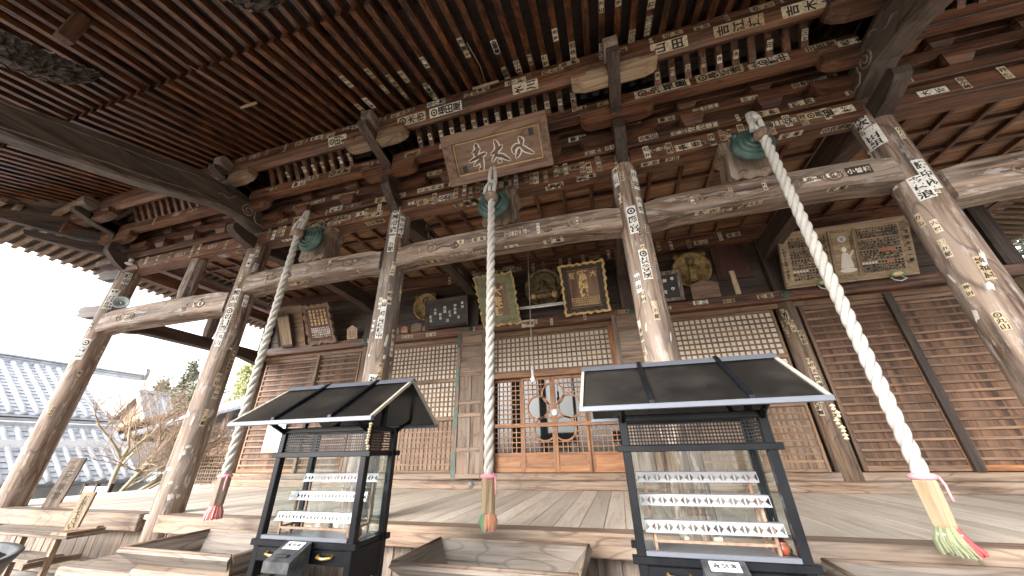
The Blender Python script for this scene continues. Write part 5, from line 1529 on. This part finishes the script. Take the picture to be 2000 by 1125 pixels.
O('inner_cone', MB().lathe([(.0, -.05), (.03, -.035), (.04, .01)], 14, 'y'), M['plasticgrey'], d)
O('bracket', MB().tube([(0, .16, 0), (-.12, .3, .0), (-.3, .42, 0)], .015, 6), M['plasticgrey'], d)
d = E('junction_lamp', (-10.78, 4.37, 5.86)); tag(d, 'small white lamp holder near the top of the leftmost column', 'lamp')
O('cap', MB().lathe([(.0, .09), (.05, .085), (.055, .02), (.035, .0), (.09, -.05), (.09, -.06)], 16, 'z'), M['white'], d)
O('wire', MB().tube([(.03, 0, .02), (.18, .02, -.06), (.32, .04, -.2), (.2, .06, -.4), (.3, .08, -.5)], .008, 5), M['ink'], d)
for k, (x, y, L, lab) in enumerate(((-8.12, 2.7, .30, 'short pale wooden roller hanging under the left rafters'), (-5.01, 2.4, .32, 'short pinkish wooden roller hanging high under the middle rafters'), (-1.33, 3.38, .45, 'thin pale wooden rod hanging at the purlin above the name board'))):
    z = zb(y) - .12
    d = E('hanging_roller', (x, y, z)); tag(d, lab, 'roller', 'rollers under the rafters')
    O('rod', MB().lathe([(.02, -L / 2), (.022, 0), (.02, L / 2)], 10, 'x'), wood('pale', 'x'), d)
    O('cord', MB().tube([(0, 0, 0), (.0, .02, .06), (.0, .05, .13)], .006, 5), M['ropegrey'], d)
    O('wire', MB().tube([(0, 0, .02), (.05, -.35, .01 - .11), (.02, -.8, -.24)], .005, 5), M['twig'], d)
# ------------------------------------------------------------------ beyond the veranda, left
def tile_roof(parent, a, b, up, pitch=.30, r=.075, seg=9, base=True):
    """a->b along the eave, up: vector from eave to ridge; one object for each row of round tiles"""
    a, b, up = Vector(a), Vector(b), Vector(up)
    al = (b - a); n = max(2, int(al.length / pitch)); nr = al.cross(up).normalized()
    if nr.z < 0: nr = -nr
    if base:
        vs = [a, b, b + up, a + up]
        O('pan_tiles', MB().add(vs + [v - nr * .12 for v in vs], [(0, 1, 2, 3), (7, 6, 5, 4), (0, 4, 5, 1), (1, 5, 6, 2), (2, 6, 7, 3), (3, 7, 4, 0)]), M['tiledark'], parent)
        k = max(3, int(up.length / .28))
        for j in range(k):                       # courses of flat tiles, each a shallow step
            p = a + up * (j / k) + nr * .006; q = up / k
            O('tile_course', MB().add([p + nr * .03, p + al + nr * .03, p + al + q, p + q, p, p + al], [(0, 1, 2, 3), (4, 5, 1, 0)]), M['tile'], parent)
    u = up.normalized(); me = None
    pts, rad = [], []
    L = up.length
    for j in range(seg):
        pts += [nr * .03 + u * (L * j / seg), nr * .03 + u * (L * (j + .93) / seg)]; rad += [r * 1.08, r * .9]
    me = MB().tube(pts, rad, 8).mesh('tile_row'); me.materials.append(M['tile'])
    for i in range(n + 1):
        link('tile_row', me, parent, a + al * (i / n))
big_ = E('tiled_building', (-22, 8, 0)); tag(big_, 'large building with grey tiled double roof behind the leftmost column', 'building')
def rel(v): return (v[0] + 22, v[1] - 8, v[2])
O('wall', MB().box(-2.6, 2.4, -7, 4.4, 0, 2.2), M['plaster'], big_)
tile_roof(big_, rel((-20.8, 1.0, 3.05)), rel((-20.8, 10.2, 3.05)), (-4.2, 0, 2.45), .33, .085)
tile_roof(big_, rel((-18.0, 1.0, .85)), rel((-18.0, 10.4, .85)), (-2.7, 0, 1.8), .33, .085)
for z, t, w in ((5.42, .12, .30), (5.56, .08, .24), (5.66, .07, .34)):
    O('ridge_course', MB().box(-3.0 - w / 2, -3.0 + w / 2, -7.0, 4.8, z, z + t, 0, .01), M['tile'], big_)
for z, t, w in ((2.68, .14, .3), (2.86, .1, .22), (2.99, .06, .34)):
    O('ridge_course', MB().box(1.15 - w / 2, 1.15 + w / 2, -7.0, 2.5, z, z + t, 0, .01), M['tile'], big_)
O('ridge_end_tile', MB().prism([(-.25, 0), (.25, 0), (.3, .35), (.12, .62), (-.12, .62), (-.3, .35)], 'y', -.08, .08), M['tiledark'], big_, (-3.0, 4.85, 5.45))
gb = E('gabled_building', (-26.4, 13.9, 0)); gb.scale = (.7, .7, .82); tag(gb, 'small ochre gabled building with tiled roof beyond the tree', 'building')
O('wall', MB().box(-1.6, 1.4, 0.0, 1.8, 0, 4.5), M['ochre'], gb)
O('gable', MB().prism([(-1.8, 4.4), (1.6, 4.4), (-.1, 5.9)], 'y', .05, .15), M['ochre'], gb)
tile_roof(gb, (2.1, -.3, 4.15), (2.1, 1.8, 4.15), (-2.2, 0, 1.95), .42, .09, 6)
tile_roof(gb, (-2.3, 1.8, 4.15), (-2.3, -.3, 4.15), (2.2, 0, 1.95), .42, .09, 6)
for s in (-1, 1): O('bargeboard', MB().add([(-.1, -.34, 6.05), (-.1 + s * 2.3, -.34, 4.05), (-.1 + s * 2.3, -.34, 3.8), (-.1, -.34, 5.75)], [(0, 1, 2, 3)]), M['trimcream'], gb)
O('ridge_course', MB().box(-.28, .08, -.4, 1.8, 6.08, 6.3), M['tile'], gb)
# sloping covered corridor with board wall
cr = E('covered_corridor', (-20.5, 13.0, 0)); tag(cr, 'sloping covered corridor with brown board wall and tiled roof at left', 'corridor')
n = 34
for i in range(n):
    x = -4.4 + 8.4 * i / n
    zt = 1.15 + 1.35 * (x + 4.4) / 8.4
    o = O('wall_board', MB().box(-.12, .12, -.015, .015, 0, zt, 0, .004), wood('slat', 'z'), cr, (x, rng.uniform(-.01, .01), 0))
O('top_rail', MB().add([(-4.5, -.06, 1.13), (4.1, -.06, 2.5), (4.1, .06, 2.5), (-4.5, .06, 1.13), (-4.5, -.06, 1.25), (4.1, -.06, 2.62), (4.1, .06, 2.62), (-4.5, .06, 1.25)], [(0, 1, 5, 4), (1, 2, 6, 5), (2, 3, 7, 6), (3, 0, 4, 7), (4, 5, 6, 7), (3, 2, 1, 0)]), wood('edge', 'x'), cr)
for i in range(7):
    x = -4.2 + 8.0 * i / 6; z0 = 1.2 + 1.35 * (x + 4.4) / 8.4
    O('post', MB().box(x - .06, x + .06, -.05, .07, z0, z0 + 1.2), wood('edge', 'z'), cr)
O('back_wall', MB().add([(-4.5, 1.8, 0), (4.1, 1.8, 0), (4.1, 1.8, 3.9), (-4.5, 1.8, 2.6)], [(0, 1, 2, 3)]), M['plaster'], cr)
tile_roof(cr, (-4.9, -.55, 2.30), (4.3, -.55, 3.72), (0, 1.5, .75), .32, .075, 6)
tile_roof(cr, (4.3, 2.5, 3.72), (-4.9, 2.5, 2.30), (0, -1.5, .75), .32, .075, 6)
O('ridge_course', MB().tube([(-4.9, .98, 3.1), (4.3, .98, 4.55)], .13, 8), M['tile'], cr)
# low roof covered with brown bark and litter
lr = E('bark_roof_shed', (-26.5, 13.6, 0)); tag(lr, 'low shed roof covered with brown bark and dry litter behind the bare tree', 'shed')
mb = MB(); r9 = random.Random(3)
nx, ny = 60, 16
vs = [(-4.2 + 8.2 * i / nx, -1.4 + 2.8 * j / ny, 1.4 + 1.75 * i / nx + .95 * j / ny + r9.uniform(-.05, .05)) for i in range(nx + 1) for j in range(ny + 1)]
O('bark_cover', mb.add(vs, [(i * (ny + 1) + j, (i + 1) * (ny + 1) + j, (i + 1) * (ny + 1) + j + 1, i * (ny + 1) + j + 1) for i in range(nx) for j in range(ny)]), M['soil'], lr)
O('wall', MB().box(-4, 3.8, -1.0, 1.2, 0, 1.5), M['ochre'], lr)
mb = MB()
for k in range(2600):
    i, j = r9.random(), r9.random()
    x, y, z = -4.2 + 8.2 * i, -1.4 + 2.8 * j, 1.4 + 1.75 * i + .95 * j + r9.uniform(0, .14)
    a, t, s = r9.uniform(0, 6.28), r9.uniform(-.7, .7), r9.uniform(.05, .13)
    u = Vector((math.cos(a), math.sin(a), t)) * s; v = Vector((-math.sin(a), math.cos(a), r9.uniform(-.6, .6))) * s * .5
    c = Vector((x, y, z))
    mb.add([c - u, c - v, c + u, c + v], [(0, 1, 2, 3)])
o = O('dry_litter', mb, M['soil'], lr); o['kind'] = 'stuff'
# white garden wall with tiled coping
gw = E('garden_wall', (-16.2, 11, 0)); tag(gw, 'low white plaster wall with grey tiled coping beyond the veranda', 'wall')
O('plaster_face', MB().box(-7.4, 4.5, -.12, .12, 0, .72), M['plaster'], gw)
O('coping_base', MB().prism([(-.34, .72), (.34, .72), (.0, .98)], 'x', -7.5, 4.5), M['tiledark'], gw)
cm_ = MB().tube([(0, -.37, .725), (0, 0, .985)], [.062, .05], 8).mesh('coping_tile'); cm_.materials.append(M['tile'])
for k in range(62): link('coping_tile', cm_, gw, (-7.4 + .193 * k, 0, .015))
O('ridge_course', MB().box(-7.5, 4.5, -.08, .08, .96, 1.05, 0, .02), M['tile'], gw)
sh = E('white_gate_panel', (-14.0, 7.35, 0)); tag(sh, 'white panel gate beside the leftmost column', 'gate')
O('panel', MB().box(-.7, .35, -.02, .02, 0, .88), M['white'], sh)
for x in (-.72, -.2, .37): O('post', MB().box(x - .03, x + .03, -.04, .04, 0, .95), wood('dark', 'z'), sh)
# low lattice gate across the side veranda
lg = E('lattice_gate', (-12.3, 9.0, .8)); tag(lg, 'low wooden lattice gate across the side veranda at left', 'gate')
O('frame_bar', MB().box(-.72, .66, -.03, .03, .78, .83), wood('tan', 'x'), lg); O('frame_bar', MB().box(-.72, .66, -.03, .03, .0, .05), wood('tan', 'x'), lg)
vm = MB().box(-.018, .018, -.02, .02, .05, .78).mesh('lattice_bar'); vm.materials.append(wood('tan', 'z'))
for k in range(14): link('lattice_bar', vm, lg, (-.68 + .1 * k, 0, 0))
hm = MB().box(-.7, .64, -.028, -.004, -.016, .016).mesh('lattice_bar'); hm.materials.append(wood('tan', 'x'))
for k in range(7): link('lattice_bar', hm, lg, (0, 0, .1 + .1 * k))

# bare tree
tr = E('bare_tree', (-14.6, 7.9, 0)); tag(tr, 'bare spreading tree with mossy limbs beyond the veranda', 'tree')
rt = random.Random(21)
limbs, twigs = [], MB()
def grow(p, d, L, r, depth):
    pts, rad = [p.copy()], [r]
    n = 5
    for i in range(n):
        d = (d + Vector((rt.uniform(-.25, .25), rt.uniform(-.25, .25), rt.uniform(-.16, .2)))).normalized()
        p = p + d * (L / n); pts.append(p.copy()); rad.append(r * (1 - .42 * (i + 1) / n))
    (limbs.append((pts, rad)) if depth < 2 else twigs.tube(pts, rad, 5 if depth < 4 else 3, 0, cap=False))
    if depth >= 5: return
    k = {0: 5, 1: 5, 2: 4, 3: 4, 4: 4}[depth]
    for i in range(k):
        t = rt.uniform(.35, 1.0); q = pts[min(n, int(t * n) + (0 if i else 1))]
        nd = (d + Vector((rt.uniform(-1, 1), rt.uniform(-1, 1), rt.uniform(-.35, .75)))).normalized()
        grow(q.copy(), nd, L * rt.uniform(.55, .78), r * rt.uniform(.42, .6), depth + 1)
for d0 in ((.25, .1, 1.0), (.75, .15, 1.0), (-.4, .1, .9)):
    grow(Vector((rt.uniform(-.08, .08), rt.uniform(-.05, .05), .0)), Vector(d0).normalized(), 1.95, .072, 0)
for pts, rad in limbs: O('limb' if len(limbs) > 3 else 'trunk', MB().tube(pts, rad, 8), M['bark'], tr)
o = O('crown', twigs, M['twig'], tr); o['kind'] = 'stuff'
# evergreens on the far slope
def leafy(name, lab, x, y, z, h, w, mat, n, seed, group):
    d = E(name, (x, y, 0)); tag(d, lab, 'tree', group)
    rr = random.Random(seed)
    O('trunk', MB().tube([(0, 0, 0), (.1, 0, z), (0, .1, z + h * .8)], [.35, .28, .06], 8), M['twig'], d)
    mb = MB()
    clumps = [(rr.uniform(-1, 1), rr.uniform(-1, 1), rr.random()) for _ in range(26)]
    for k in range(n):
        a, b, t = rr.choice(clumps)
        s = w * (1 - t) ** .6
        c = Vector((a * s + rr.gauss(0, .16 * w), b * s + rr.gauss(0, .16 * w), z + h * t + rr.gauss(0, .08 * h)))
        u = Vector((rr.gauss(0, 1), rr.gauss(0, 1), rr.gauss(0, 1))).normalized() * rr.uniform(.12, .3); v = u.orthogonal().normalized() * rr.uniform(.08, .2)
        mb.add([c - u, c - v, c + u, c + v], [(0, 1, 2, 3)])
    o = O('crown', mb, mat, d); o['kind'] = 'stuff'
leafy('evergreen_tree', 'tall dark evergreen beyond the corridor roof', -66.5, 40, 6.0, 9.2, 2.3, M['leafdark'], 2600, 1, None)
leafy('evergreen_tree', 'lower dull green tree left of the tall evergreen', -70.5, 39, 6, 6.5, 2.6, M['leafdark'], 2200, 2, None)
leafy('evergreen_tree', 'rounded dull green tree right of the tall evergreen', -61.5, 40, 6, 6.2, 3.2, M['leafdark'], 2200, 4, None)
leafy('bamboo_grove_tree', 'bright yellow-green foliage above the corridor behind the left rope', -53.4, 40, 7.0, 7.2, 3.4, M['leaflight'], 3200, 3, None)
leafy('evergreen_tree', 'added dark evergreen covering the sky gap at the far right corner of the hall', 15.5, 13.5, 1.0, 9.0, 3.2, M['leafdark'], 6500, 8, None)  # added to cover the bright sky left between eave and wall
if 'o' in _fc:
    bpy.data.objects.remove(_fc['o'])
